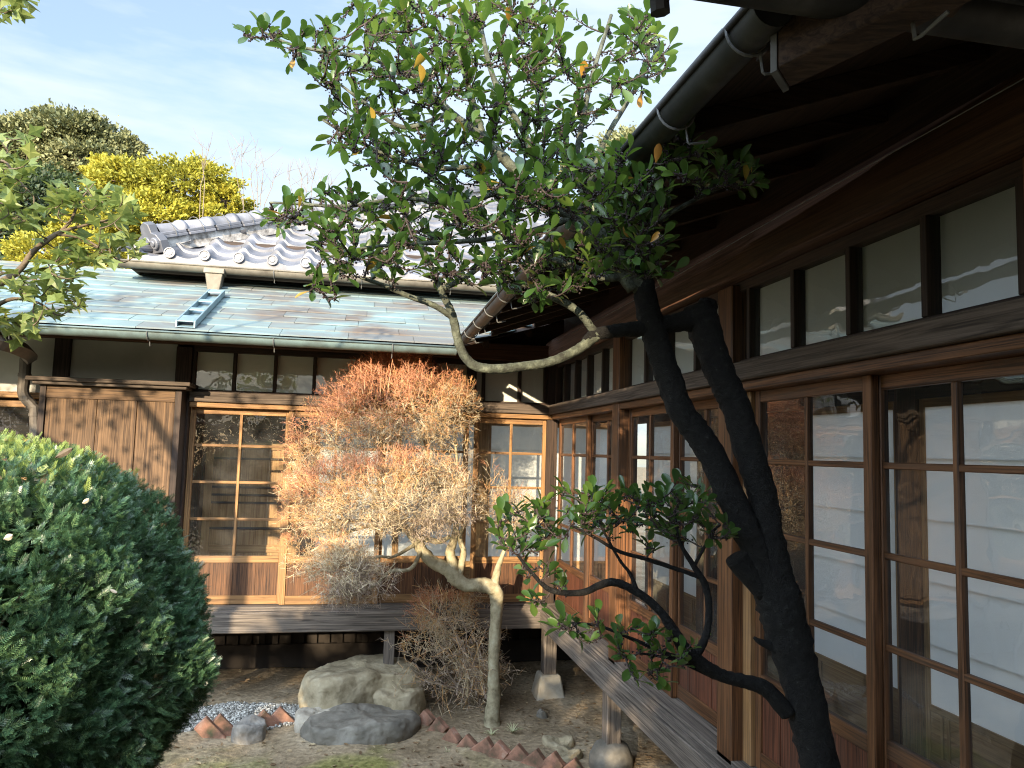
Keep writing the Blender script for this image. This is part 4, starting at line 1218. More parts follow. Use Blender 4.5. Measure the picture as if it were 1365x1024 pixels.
limb([(1046, 835, 50), (1034, 800, 50), (1020, 765, 46), (1000, 715, 42), (981, 677, 40), (950, 610, 39), (925, 572, 38), (905, 542, 37), (885, 485, 36), (873, 448, 36), (863, 410, 34), (855, 370, 30), (840, 345, 26)], sides=16, keep=False)
limb([(1020, 790, 30), (1000, 765, 34), (985, 748, 34), (981, 742, 33)], n=4, sides=14, wob=0.02, keep=False)      # sawn stub
limb([(934, 432, 42), (941, 416, 32), (944, 400, 24)], n=4, keep=False)
limb([(1050, 872, 20), (1030, 862, 14), (1012, 855, 8), (1005, 850, 4)], n=4, keep=False)
limb([(935, 425, 36), (905, 430, 28), (868, 437, 24), (830, 440, 20), (795, 446, 17), (780, 456, 14)])
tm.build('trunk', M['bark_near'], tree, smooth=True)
bm_ = MB()
# limbs of the crown

limb([(795, 446, 17), (770, 466, 14), (735, 482, 13), (700, 488, 13), (660, 492, 13), (630, 486, 13), (613, 462, 12), (603, 420, 11), (590, 392, 9), (570, 345, 7), (545, 300, 5)], mb=bm_)
limb([(605, 425, 8), (580, 408, 8), (545, 395, 7), (510, 380, 6), (480, 370, 4)], mb=bm_)
limb([(592, 385, 7), (620, 370, 8), (650, 352, 8), (690, 360, 7)], mb=bm_)
limb([(858, 385, 30), (830, 350, 25), (800, 315, 22), (768, 290, 20), (735, 265, 19), (700, 240, 17), (672, 212, 15), (645, 185, 13), (600, 150, 11), (560, 110, 9), (535, 60, 8), (510, 15, 6), (495, -40, 4)], mb=bm_)
limb([(700, 240, 12), (740, 275, 14), (775, 300, 15), (815, 345, 18), (845, 385, 22)], mb=bm_)
limb([(795, 446, 12), (770, 415, 11), (735, 395, 10), (700, 380, 8), (665, 370, 6)], mb=bm_)
limb([(850, 350, 18), (870, 300, 11), (875, 255, 8), (895, 215, 6)], mb=bm_)
limb([(868, 300, 8), (910, 275, 7), (960, 250, 5), (1010, 232, 3)], mb=bm_, Y=-4.5)
limb([(800, 315, 14), (770, 230, 9), (775, 170, 8), (790, 100, 7), (815, 20, 5)], mb=bm_)
limb([(735, 265, 12), (700, 180, 9), (660, 110, 8), (640, 30, 6), (630, -40, 5)], mb=bm_)
limb([(645, 185, 10), (620, 100, 8), (600, 20, 6), (590, -50, 4)], mb=bm_)
limb([(770, 290, 9), (800, 200, 8), (840, 130, 6), (880, 60, 5)], mb=bm_)
limb([(560, 110, 7), (500, 80, 6), (440, 70, 5), (390, 60, 4), (345, 40, 3)], mb=bm_)
limb([(600, 150, 7), (540, 170, 6), (490, 140, 5), (450, 110, 3)], mb=bm_)
limb([(672, 212, 8), (600, 225, 7), (540, 215, 6), (480, 190, 5), (430, 160, 3)], mb=bm_)
limb([(700, 240, 8), (620, 270, 7), (540, 265, 6), (460, 275, 5), (400, 272, 4), (360, 270, 3)], mb=bm_)
limb([(768, 290, 10), (700, 310, 8), (640, 320, 7), (560, 325, 6), (490, 330, 4), (430, 345, 3)], mb=bm_)
limb([(850, 365, 14), (800, 370, 11), (750, 350, 9), (690, 330, 6)], mb=bm_)
bm_.build('branches', [M['bark_moss']], tree, smooth=True)
bm_ = MB()
# low side branch
low = [(1050, 950, 24), (1020, 918, 22), (990, 908, 19), (960, 900, 18), (935, 885, 20), (915, 868, 19), (900, 845, 16), (880, 815, 12), (850, 790, 11), (815, 776, 11), (775, 790, 9), (735, 787, 7), (710, 765, 5), (690, 740, 4)]
nlow = len(limbs)
limb(low, mb=bm_)
limb([(925, 878, 13), (940, 850, 11), (945, 815, 10), (940, 780, 10), (925, 755, 8), (905, 720, 5), (900, 680, 3)], mb=bm_)
limb([(935, 770, 7), (900, 758, 6), (860, 745, 6), (825, 735, 5), (790, 715, 4), (760, 700, 3)], mb=bm_)
limb([(850, 790, 7), (840, 765, 5), (825, 745, 4), (800, 700, 3)], mb=bm_)
limb([(930, 882, 8), (890, 872, 6), (850, 855, 5), (800, 835, 4), (760, 830, 3)], mb=bm_)
limb([(1000, 915, 6), (950, 902, 5), (900, 880, 4), (850, 870, 3)], mb=bm_)
limb([(925, 755, 5), (950, 710, 4), (960, 700, 3)], mb=bm_)
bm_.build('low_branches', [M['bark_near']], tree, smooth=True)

def grow(regions, pool, mbt, leafspec, seed, twig_mi=0, dens=1.0):
    """twigs from the nearest limb to sampled tips, leaves along the outer part of each twig"""
    rng = np.random.default_rng(seed)
    tips = []
    for (cx, cy, rx, ry, n, Y0, Y1) in regions:
        k = 0
        while k < n * dens:
            a, b = rng.uniform(-1, 1, 2)
            if a * a + b * b > 1: continue
            tips.append(at(cx + a * rx, cy + b * ry, rng.uniform(Y0, Y1))); k += 1
    tips = np.array(tips)
    pool = np.concatenate(pool)
    d0 = np.array([np.min(np.linalg.norm(pool - t, axis=1)) for t in tips])
    lp, ld, ln_, bp = [], [], [], []
    for q in np.argsort(d0):
        t = tips[q]
        dv = np.linalg.norm(pool - t, axis=1) + 0.35 * np.maximum(0, pool[:, 2] - t[2] + 0.02)
        j = int(np.argmin(dv)); s = pool[j]
        dist = np.linalg.norm(t - s)
        if dist < 0.03: continue
        mid = (s + t) / 2 + rng.normal(0, 0.09, 3) * dist - np.array([0, 0, 0.24 * dist])
        ts = np.linspace(0, 1, 7)[:, None]
        P = (1 - ts) ** 2 * s + 2 * ts * (1 - ts) * mid + ts ** 2 * t
        r = np.linspace(min(0.0022 + 0.010 * dist, 0.007), 0.0013, 7)
        mbt.tube(P, r, 5, twig_mi, cap=False)
        pool = np.vstack([pool, P[2:]])
        L_ = dist
        step = leafspec['step']
        span = min(L_, leafspec['span'])
        nl = max(3, int(span / step))
        for k in range(nl):
            u = 1 - (span / L_) * (k / nl)
            p = (1 - u) ** 2 * s + 2 * u * (1 - u) * mid + u ** 2 * t
            tg = unit(2 * (1 - u) * (mid - s) + 2 * u * (t - mid))
            th = k * 2.4 + rng.uniform(-0.5, 0.5)
            ref = np.array([0, 0, 1.0]) if abs(tg[2]) < 0.9 else np.array([1.0, 0, 0])
            U = unit(np.cross(tg, ref)); W_ = np.cross(tg, U)
            side = math.cos(th) * U + math.sin(th) * W_
            spread = 0.55 if k < 3 else 1.0
            d = unit(tg * (1.0 if k < 3 else 0.65) + side * spread + np.array([0, 0, 0.28]))
            nrm = unit(np.cross(np.cross(d, tg), d) * 0.6 + np.array([0, 0, 0.9]) + rng.normal(0, 0.25, 3))
            lp.append(p + side * 0.002); ld.append(d); ln_.append(nrm)
        for k in range(leafspec['buds']):
            u = rng.uniform(0.15, 0.95)
            p = (1 - u) ** 2 * s + 2 * u * (1 - u) * mid + u ** 2 * t
            bp.append(p + rng.normal(0, 0.0045, 3))
    return np.array(lp), np.array(ld), np.array(ln_), np.array(bp)

oct_v = np.array([(0, 0, 1), (1, 0, 0), (0, 1, 0), (-1, 0, 0), (0, -1, 0), (0, 0, -1.0)])
oct_f = [np.array([(0, 1, 2), (0, 2, 3), (0, 3, 4), (0, 4, 1), (5, 2, 1), (5, 3, 2), (5, 4, 3), (5, 1, 4)])]
crown_regions = [
    (350, 45, 32, 22, 6, -4.5, -4.3), (420, 75, 40, 40, 12, -4.6, -4.2), (480, 60, 60, 70, 26, -4.7, -4.1),
    (560, 70, 80, 80, 42, -4.8, -4.0), (660, 60, 80, 80, 44, -4.8, -4.0), (730, 60, 40, 70, 18, -4.8, -4.2),
    (460, 160, 40, 60, 16, -4.6, -4.2), (540, 190, 80, 60, 34, -4.7, -4.0), (640, 170, 80, 60, 34, -4.7, -4.0), (730, 170, 50, 60, 18, -4.6, -4.1),
    (850, 70, 48, 60, 24, -4.6, -4.2), (800, 120, 40, 50, 14, -4.6, -4.2),
    (380, 285, 30, 25, 11, -4.5, -4.2), (450, 280, 50, 35, 20, -4.6, -4.1), (560, 285, 80, 45, 40, -4.7, -4.0), (660, 270, 80, 50, 60, -4.8, -4.0),
    (770, 250, 70, 55, 62, -4.8, -4.1), (740, 190, 40, 40, 12, -4.7, -4.2), (850, 240, 50, 55, 50, -4.7, -4.2), (830, 320, 60, 50, 56, -4.7, -4.1), (720, 350, 80, 45, 56, -4.7, -4.0),
    (620, 350, 60, 35, 16, -4.6, -4.1), (530, 340, 60, 35, 16, -4.6, -4.2), (435, 375, 25, 30, 8, -4.5, -4.3), (450, 330, 35, 25, 8, -4.5, -4.2), (490, 350, 30, 35, 8, -4.5, -4.3),
    (935, 225, 45, 28, 22, -4.75, -4.5), (985, 235, 32, 18, 16, -4.75, -4.55), (900, 185, 25, 30, 9, -4.7, -4.4), (870, 345, 35, 30, 16, -4.6, -4.3)]
tw = MB()
LV, LF = leaf_template()
lp, ld, ln_, bp = grow(crown_regions, limbs[:nlow], tw, dict(step=0.0155, span=0.16, buds=18), 11, dens=1.8)
low_regions = [(700, 705, 40, 40, 13, -4.4, -4.2), (760, 685, 50, 35, 16, -4.5, -4.1), (830, 680, 60, 38, 22, -4.5, -4.1), (905, 670, 45, 32, 15, -4.5, -4.1), (720, 775, 35, 30, 5, -4.4, -4.2),
               (775, 835, 40, 22, 7, -4.5, -4.3), (840, 855, 45, 22, 9, -4.5, -4.3), (900, 870, 40, 25, 8, -4.5, -4.3), (960, 705, 25, 15, 4, -4.45, -4.3), (890, 720, 40, 20, 4, -4.4, -4.2), (860, 900, 30, 20, 3, -4.5, -4.3)]
lp2, ld2, ln2, bp2 = grow(low_regions, limbs[nlow:], tw, dict(step=0.018, span=0.16, buds=12), 12, dens=3.1)
tw.build('twigs', M['shoot'], tree, smooth=True)
def leaves(name, lp, ld, ln_, parent, size, old_frac, mats):
    n = len(lp)
    S = RNG.uniform(0.72, 1.15, n) * size
    F = frames(ld, ln_) * S[:, None, None]
    F[:, :, 0] *= RNG.uniform(0.85, 1.15, n)[:, None]
    old = RNG.uniform(0, 1, n) < old_frac
    mb = MB()
    mb.inst(LV, LF, lp[~old], F[~old], 0); mb.inst(LV, LF, lp[old], F[old], 1)
    return mb.build(name, mats, parent, smooth=True)
leaves('foliage', lp, ld, ln_, tree, 0.046, 0.014, [M['leaf'], M['leaf_old']])
leaves('low_foliage', lp2, ld2, ln2, tree, 0.046, 0.004, [M['leaf'], M['leaf_old']])
mb = MB(); B_ = np.concatenate([bp, bp2])
mb.inst(oct_v, oct_f, B_, randrot(len(B_)) * RNG.uniform(0.002, 0.0042, len(B_))[:, None, None])
mb.build('buds', M['bud'], tree)

# ------------------------------------------------------------------ bare clipped tree in the middle
YB = -0.62
bare = thing('bare_tree', at(657, 958, YB), 'leafless cloud-pruned tree of fine orange twigs on a crooked pale trunk', 'tree')
tb = MB(); limbs_b = []
def limb_b(pts, sides=10, mb=None, wob=0.06):
    P = np.array([at(p[0], p[1], YB + (p[3] if len(p) > 3 else 0)) for p in pts]); r = np.array([p[2] * pxsize(YB) / 2 * 0.73 for p in pts])
    P, r = smooth_path(P, 6, r); (mb or tb).tube(P, r, sides, wob=wob); limbs_b.append(P); return P
limb_b([(656, 975, 32), (656, 955, 27), (658, 920, 23), (658, 880, 21), (660, 840, 21), (662, 810, 22), (660, 788, 27), (645, 780, 26), (622, 780, 23), (608, 772, 27), (598, 760, 26), (578, 750, 22), (563, 735, 20), (556, 722, 21), (545, 708, 15), (525, 690, 10)], sides=14)
limb_b([(606, 772, 22), (603, 752, 20), (600, 735, 17), (605, 720, 14), (608, 700, 11), (604, 670, 8)], sides=12)
limb_b([(612, 770, 14), (615, 752, 12), (618, 735, 11), (613, 715, 9), (625, 690, 7)], sides=10)
limb_b([(658, 785, 18), (662, 765, 14), (668, 745, 9), (680, 715, 6), (692, 690, 4)], sides=10)
limb_b([(556, 728, 14), (562, 718, 12), (585, 722, 10), (600, 715, 8)], sides=8)
limb_b([(562, 732, 9), (548, 758, 7, -0.2), (520, 762, 6, -0.3), (500, 780, 5, -0.4), (470, 792, 4, -0.45)], sides=8)
limb_b([(555, 725, 8), (525, 742, 5, -0.2), (505, 742, 4, -0.3), (480, 750, 3, -0.4)], sides=8)
limb_b([(545, 708, 9), (500, 700, 7, 0.1), (450, 715, 5, 0.1), (415, 735, 3, 0.1)], sides=8)
limb_b([(604, 690, 9), (580, 640, 8), (560, 580, 7), (545, 520, 5), (532, 490, 3)], sides=8)
limb_b([(540, 706, 9), (500, 660, 7), (460, 610, 5), (430, 570, 4)], sides=8)
limb_b([(600, 700, 7), (610, 640, 6), (605, 570, 4)], sides=8)
tb.build('trunk', M['bark_pale'], bare, smooth=True)

def twig_cloud(mb, blobs, seed, pool, upbias=0.35, length=(0.025, 0.085), r=0.0015, redness=None):
    rng = np.random.default_rng(seed)
    for (cx, cy, rx, ry, Yc, ryd, n, fl) in blobs:
        c = at(cx, cy, Yc); s = pxsize(Yc)
        ax = np.array([rx * s, ryd, ry * s])
        # branching: seeds inside, then two generations outward
        n = int(n * 2.4)
        v = unit(rng.standard_normal((n, 3)))
        rad = rng.uniform(0.30, 1.0, n) ** 0.6
        q_ = c + v * ax * rad[:, None]
        cl_ = np.sin(q_[:, 0] * 17 + 2 * np.sin(q_[:, 2] * 9)) + np.sin(q_[:, 2] * 19 + q_[:, 1] * 11) + np.sin(q_[:, 1] * 15 - q_[:, 0] * 8)
        kp = rng.uniform(-1.6, 1.9, n) < cl_ + 0.25
        v, rad = v[kp], rad[kp]; n = len(v)
        A = c + v * ax * rad[:, None]
        low_ = np.clip((A[:, 2] - c[2]) / ax[2], -1, 1)
        out = unit(v / ax * ax.mean())
        D = unit(out * 0.55 + np.array([0, 0, upbias]) + rng.normal(0, 0.65, (n, 3)))
        Ln = rng.uniform(*length, n)
        Bp = A + D * Ln[:, None]
        # material: red at the outside top, gold, tan low and inside
        key = rad * 0.8 + 0.55 * low_ - 0.25 * v[:, 0] + rng.normal(0, 0.22, n) + fl
        mi = np.where(key > 0.90, 0, np.where(key > 0.60, 1, np.where(key > 0.05, 2, 3)))
        for q in range(4):
            sel = mi == q
            if sel.any():
                thin_twigs(mb, A[sel], Bp[sel], r * (1.0, 1.05, 1.2, 1.0)[q] * rng.uniform(0.8, 1.4, sel.sum()), r * 0.45, q)
                # side twiglets, two per twig
                for _ in range(2):
                    t = rng.uniform(0.25, 0.9, sel.sum())[:, None]
                    S = A[sel] * (1 - t) + Bp[sel] * t
                    d2 = unit(D[sel] * 0.7 + rng.normal(0, 0.7, (sel.sum(), 3)))
                    E = S + d2 * (Ln[sel] * rng.uniform(0.3, 0.65, sel.sum()))[:, None]
                    thin_twigs(mb, S, E, r * 0.8, r * 0.4, q)
TW = [M['twig_red'], M['twig_gold'], M['twig_tan'], M['twig_grey']]
cl = MB()
twig_cloud(cl, [
    (530, 540, 104, 62, YB, 0.50, 5200, 0.28), (530, 492, 50, 36, YB, 0.26, 1100, 0.5), (531, 478, 28, 26, YB, 0.15, 520, 0.6), (590, 540, 50, 50, YB, 0.35, 1300, -0.1),
    (455, 575, 68, 55, YB - 0.05, 0.36, 1500, 0.12),
    (505, 660, 130, 52, YB - 0.18, 0.52, 4700, -0.12), (565, 668, 78, 55, YB - 0.3, 0.35, 2300, -0.45), (430, 682, 54, 36, YB - 0.1, 0.3, 900, 0.0), (470, 640, 60, 30, YB - 0.4, 0.2, 700, 0.15),
    (405, 735, 34, 34, YB + 0.1, 0.25, 240, 0.0), (402, 608, 20, 36, YB, 0.2, 330, 0.05), (545, 618, 60, 18, YB - 0.35, 0.2, 500, 0.1),
    (608, 600, 24, 36, YB + 0.1, 0.3, 240, -0.3)], 5, None)
# upright shoots on the top
rng = np.random.default_rng(9)
n = 260
tx_ = np.clip(rng.normal(530, 46, n), 450, 612); A = np.array([at(x, 505 + abs(x - 530) * 0.42 + rng.uniform(-8, 18), YB + rng.normal(0, 0.15)) for x in tx_])
B_ = A + np.stack([rng.normal(0, 0.03, n), rng.normal(0, 0.03, n), rng.uniform(0.08, 0.24, n)], 1)
thin_twigs(cl, A, B_, 0.0026, 0.0012, 0)
n = 200
hx = rng.uniform(380, 640, n); A = np.array([at(x, 560 + rng.uniform(-40, 30), YB + rng.normal(0, 0.2)) for x in hx])
cl.build('twig_crown', TW, bare)
sm = MB()
twig_cloud(sm, [(456, 760, 44, 40, YB - 0.45, 0.24, 1500, -0.45), (490, 775, 38, 22, YB - 0.4, 0.18, 420, -0.5)], 6, None, upbias=0.15, length=(0.04, 0.11))
sm.build('twig_pad', TW, bare)
sp = MB()
twig_cloud(sp, [(680, 690, 34, 34, YB + 0.1, 0.2, 300, -0.3), (652, 655, 22, 36, YB + 0.05, 0.2, 90, -0.2)], 7, None, upbias=0.5, length=(0.06, 0.14))
sp.build('side_twigs', TW, bare)

# ------------------------------------------------------------------ low bare shrub beside the step stone
YS = -0.30
shrub = thing('bare_shrub', at(640, 925, YS), 'low leafless tangled shrub between tan boulder and pale trunk', 'shrub')
st = MB(); nodes = []
rng = np.random.default_rng(21)
root = at(640, 925, YS)
for k in range(30):
    tgt = at(rng.uniform(540, 665), rng.uniform(795, 890), YS + rng.normal(0, 0.22))
    b0 = root + np.array([rng.normal(-0.03, 0.09), rng.normal(0, 0.08), 0])
    mid = (b0 + tgt) / 2 + rng.normal(0, 0.10, 3) + np.array([0, 0, -0.05])
    t = np.linspace(0, 1, 10)[:, None]
    P = (1 - t) ** 2 * b0 + 2 * t * (1 - t) * mid + t ** 2 * tgt + rng.normal(0, 0.006, (10, 3))
    st.tube(P, np.linspace(0.0065, 0.002, 10), 5, 3 if k % 3 else 2, cap=False)
    nodes.append(P[2:])
Nn = np.concatenate(nodes)
for gen, (cnt, ln0) in enumerate(((420, 0.17), (1300, 0.10), (2600, 0.05))):
    A = Nn[rng.integers(0, len(Nn), cnt)]
    c = at(605, 850, YS)
    D = unit(unit(A - c) * 0.35 + rng.normal(0, 0.6, (cnt, 3)) + np.array([-0.1, 0, 0.12]))
    B_ = A + D * (ln0 * rng.uniform(0.5, 1.2, cnt))[:, None]
    q = rng.choice([1, 2, 3], cnt, p=[0.25, 0.3, 0.45])
    for m_ in (1, 2, 3): thin_twigs(st, A[q == m_], B_[q == m_], (0.0030, 0.0022, 0.0018)[gen], 0.0010, m_)
    Nn = np.concatenate([B_, (A + B_) / 2])
st.build('stems', TW, shrub)
dm = MB()
twig_cloud(dm, [(590, 815, 45, 28, YS, 0.2, 500, 0.05), (570, 850, 30, 40, YS, 0.2, 330, -0.2)], 8, None, length=(0.04, 0.1))
dm.build('twigs', TW, shrub)

# ------------------------------------------------------------------ yew bushes
def sprig_template(nn=7):
    """flat two-ranked spray of needles along y"""
    V, F = [], []
    k = 0
    for i in range(nn):
        t = 0.12 + 0.88 * i / (nn - 1)
        for s in (-1, 1):
            ln = 0.52 * (1 - 0.35 * t); a = R(58 - 22 * t)
            d = np.array([s * math.sin(a), math.cos(a), 0.16]); p = np.array([0, t, 0.0])
            w_ = np.array([math.cos(a), -s * math.sin(a), 0]) * 0.042
            V += [p - w_ * 0.5, p + d * ln * 0.5 - w_, p + d * ln, p + d * ln * 0.5 + w_]
            F.append((k, k + 1, k + 2, k + 3)); k += 4
    V += [np.array([-0.02, 0, 0]), np.array([0.02, 0, 0]), np.array([0.012, 1, 0]), np.array([-0.012, 1, 0])]
    F.append((k, k + 1, k + 2, k + 3))
    V += [np.array([-0.03, 0.9, 0]), np.array([0.03, 0.9, 0]), np.array([0, 1.35, 0.1])]
    return np.array(V), [np.array(F), np.array([(k + 4, k + 5, k + 6)])]
SV, SF = sprig_template()

def yew(name, c, prof, n, label, seed, size=0.05, lump=0.075, hemi=None, young_z=None):
    """prof: [(z, radius)...]; sprays over a lumpy surface of revolution plus an inner layer"""
    rng = np.random.default_rng(seed)
    root = thing(name, (c[0], c[1], GZ), label, 'bush')
    prof = np.array(prof, float)
    zz = np.linspace(prof[0, 0], prof[-1, 0], 200); rr = np.interp(zz, prof[:, 0], prof[:, 1])
    wz = (rr + 0.06) / (rr + 0.06).sum()
    z = rng.choice(zz, n, p=wz) + rng.uniform(-0.02, 0.02, n)
    th = rng.uniform(0, 2 * math.pi, n)
    fr_ = rng.uniform(0, 1, n) < 0.8
    th = np.where(fr_, R(-62) + R(118) * (2 * rng.uniform(0, 1, n) - 1), th)
    ph = rng.uniform(0, 6.28, 10)
    def lumpf(th, z):
        return lump * (0.35 * np.sin(3 * th + ph[0] + 2.3 * z) + 0.3 * np.sin(5 * th + 4 * z + ph[1]) + 0.3 * np.sin(8 * th - 9 * z + ph[2]) + 0.28 * np.sin(13 * th + 14 * z + ph[3]) + 0.22 * np.sin(21 * th - 25 * z + ph[4]))
    r = np.interp(z, prof[:, 0], prof[:, 1])
    depth = rng.choice([0.0, 1.0, 2.0], n, p=[0.62, 0.23, 0.15]) * 0.035 + rng.uniform(0, 0.022, n)
    R_ = np.maximum(r + lumpf(th, z) * np.clip(r / 0.3, 0.2, 1) - depth + 0.02, 0.01)
    P = np.stack([c[0] + R_ * np.cos(th), c[1] + R_ * np.sin(th), z - 0.3 * depth], 1)
    dr = np.interp(z + 0.05, prof[:, 0], prof[:, 1]) - np.interp(z - 0.05, prof[:, 0], prof[:, 1])
    nz = np.clip(-dr / 0.1, -0.8, 3)
    N_ = unit(np.stack([np.cos(th), np.sin(th), nz], 1))
    D = unit(N_ * 0.7 + rng.normal(0, 0.5, (n, 3)) + np.array([0, 0, 0.25]))
    Nn = unit(N_ * 0.5 + np.array([0, 0, 0.8]) + rng.normal(0, 0.45, (n, 3)))
    S = size * rng.uniform(0.7, 1.3, n)
    F = frames(D, Nn) * S[:, None, None]
    yg = np.zeros(n, bool)
    if young_z is not None:
        yg = (z > young_z[0] + rng.normal(0, young_z[1], n)) & (depth < 0.05)
    mb = MB()
    mb.inst(SV, SF, P[~yg], F[~yg], 0); mb.inst(SV, SF, P[yg], F[yg] * 1.1, 1)
    # second spray rotated off each stem to thicken it
    D2 = unit(D + rng.normal(0, 0.6, (n, 3))); F2 = frames(D2, Nn) * (S * 0.8)[:, None, None]
    mb.inst(SV, SF, (P - D * 0.01)[~yg], F2[~yg], 0); mb.inst(SV, SF, (P - D * 0.01)[yg], F2[yg], 1)
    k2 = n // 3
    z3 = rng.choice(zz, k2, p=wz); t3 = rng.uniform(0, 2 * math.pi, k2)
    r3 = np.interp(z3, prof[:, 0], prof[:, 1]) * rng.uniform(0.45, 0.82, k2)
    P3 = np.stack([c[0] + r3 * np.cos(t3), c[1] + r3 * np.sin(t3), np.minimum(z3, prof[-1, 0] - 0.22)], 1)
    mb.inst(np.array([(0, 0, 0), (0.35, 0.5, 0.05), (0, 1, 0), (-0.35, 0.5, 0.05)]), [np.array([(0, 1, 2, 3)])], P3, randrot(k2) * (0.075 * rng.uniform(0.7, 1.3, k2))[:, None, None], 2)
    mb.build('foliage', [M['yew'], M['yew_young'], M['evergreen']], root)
    st = MB()
    k = 140
    z2 = rng.uniform(prof[0, 0] + 0.1, prof[-1, 0] - 0.1, k); t2 = rng.uniform(0, 6.28, k)
    r2 = np.interp(z2, prof[:, 0], prof[:, 1]) - 0.05
    for q in range(k):
        tip = np.array([c[0] + r2[q] * math.cos(t2[q]), c[1] + r2[q] * math.sin(t2[q]), z2[q]])
        b0 = np.array([c[0], c[1], max(GZ, z2[q] - r2[q] * 0.9 - 0.2)])
        st.tube([b0, (b0 + tip) / 2 + rng.normal(0, 0.03, 3), tip], [0.012, 0.008, 0.003], 5, cap=False)
    st.tube([(c[0], c[1], 0.0), (c[0] + 0.02, c[1], 0.6), (c[0], c[1], prof[-1, 0] - 0.3)], [0.06, 0.05, 0.015], 8)
    st.build('branches', M['bark_brown'], root)
    return root

yc = (-2.93, -3.9)
yew('yew_bush', yc, [(0.12, 0.50), (0.5, 0.60), (1.05, 0.64), (1.28, 0.80), (1.42, 0.85), (1.60, 0.80), (1.80, 0.70), (1.95, 0.57), (2.04, 0.42), (2.10, 0.18), (2.12, 0.02)], 62000,
    'big rounded dark green clipped yew bush at left', 31, size=0.027, young_z=(2.03, 0.05))
yew('yew_bush', (-2.55, -4.35), [(0.12, 0.35), (0.6, 0.55), (0.9, 0.64), (1.02, 0.58), (1.12, 0.40), (1.19, 0.15), (1.21, 0.02)], 20000,
    'low spreading dark yew at lower left corner, in front of the big yew', 33, size=0.028)
# pale scraps caught in the yew
def scrap(px, py, Y, ln, wd, ang, material, label, cat, name):
    p = at(px, py, Y)
    d = math.cos(ang) * CR + math.sin(ang) * CU; up = -math.sin(ang) * CR + math.cos(ang) * CU
    n_ = -_f
    V = []
    for t, w_ in ((-1, 0.1), (-0.4, 0.8), (0.2, 1.0), (0.7, 0.6), (1, 0.05)):
        for s in (-1, 0, 1): V.append(p + d * ln * t + up * wd * w_ * s + n_ * (0.25 * wd * (1 - s * s) * 2 + 0.02 * t * ln))
    F = [(i * 3 + j, i * 3 + j + 1, i * 3 + j + 4, i * 3 + j + 3) for i in range(4) for j in range(2)]
    mb = MB(); mb.add(V, [F]); o = mb.build(name, material, org=p)
    sd = o.modifiers.new('thickness', 'SOLIDIFY'); sd.thickness = 0.002
    tag(o, label, cat)
scrap(86, 604, -4.15, 0.026, 0.008, 0.5, M['bark_brown'], 'curled brown dead leaf lying on top of the big yew', 'leaf', 'dead_leaf')
scrap(115, 668, -4.5, 0.008, 0.004, 0.6, M['whitestone'], 'pale flake caught high in the big yew', 'flake', 'pale_flake')
scrap(12, 716, -4.62, 0.009, 0.006, 0.4, M['whitestone'], 'pale flake caught at left edge of the big yew', 'flake', 'pale_flake')
scrap(152, 788, -4.66, 0.007, 0.0025, -0.4, M['whitestone'], 'small dry petal on the face of the big yew', 'petal', 'dry_petal')

# ------------------------------------------------------------------ three-lobed maple reaching in from the left
mp_root = (-5.0, -4.9, GZ)
maple = thing('maple_tree', mp_root, 'maple branches with three-lobed green leaves reaching in from the left edge', 'tree')
mtk = MB(); mlimbs = []
def mlimb(P, r, sides=8, keep=True):
    P, r = smooth_path(P, 6, r); mtk.tube(P, r, sides, wob=0.04)
    if keep: mlimbs.append(P)
top = np.array([-4.7, -4.4, 2.5])
mlimb([mp_root, (-4.95, -4.75, 1.0), (-4.8, -4.55, 1.8), top], [0.10, 0.085, 0.075, 0.06], 12, False)
mtk.build('trunk', M['bark_brown'], maple, smooth=True)
mtk = MB()
YM = -3.35
mlimb([top, at(-150, 420, YM - 0.3), at(-40, 395, YM - 0.1), at(20, 365, YM), at(45, 335, YM), at(75, 312, YM), at(115, 300, YM), at(150, 292, YM)], [0.05, 0.025, 0.018, 0.012, 0.010, 0.008, 0.005, 0.003])
mlimb([at(45, 335, YM), at(90, 300, YM), at(105, 270, YM), at(125, 245, YM)], [0.008, 0.006, 0.004, 0.002])
mlimb([at(75, 312, YM), at(110, 318, YM), at(140, 335, YM), at(165, 350, YM)], [0.006, 0.005, 0.003, 0.002])
mlimb([top, at(-140, 500, YM), at(-60, 470, YM), at(0, 405, YM), at(45, 402, YM), at(75, 420, YM)], [0.04, 0.018, 0.012, 0.008, 0.005, 0.003])
mlimb([at(-20, 395, YM), at(0, 366, YM), at(30, 368, YM), at(60, 378, YM)], [0.008, 0.006, 0.004, 0.002])
mlimb([top, at(-180, 300, YM), at(-60, 240, YM), at(0, 215, YM), at(20, 235, YM), at(45, 262, YM)], [0.04, 0.018, 0.010, 0.006, 0.004, 0.002])
mlimb([top, (-5.2, -4.3, 3.3), (-5.6, -4.1, 3.9), (-5.9, -3.9, 4.3)], [0.05, 0.035, 0.02, 0.008])
mlimb([top, (-5.5, -4.0, 2.9), (-6.2, -3.7, 3.3), (-6.8, -3.4, 3.6)], [0.045, 0.03, 0.016, 0.006])
mlimb([top, (-4.5, -4.6, 3.2), (-4.4, -4.7, 3.9), (-4.3, -4.7, 4.4)], [0.045, 0.03, 0.016, 0.006])
mlimb([top, (-4.3, -4.2, 3.0), at(-90, 120, -3.5), at(-30, 40, -3.6), at(0, 0, -3.6)], [0.04, 0.022, 0.012, 0.006, 0.003])
mtk.build('branches', M['bark_brown'], maple, smooth=True)
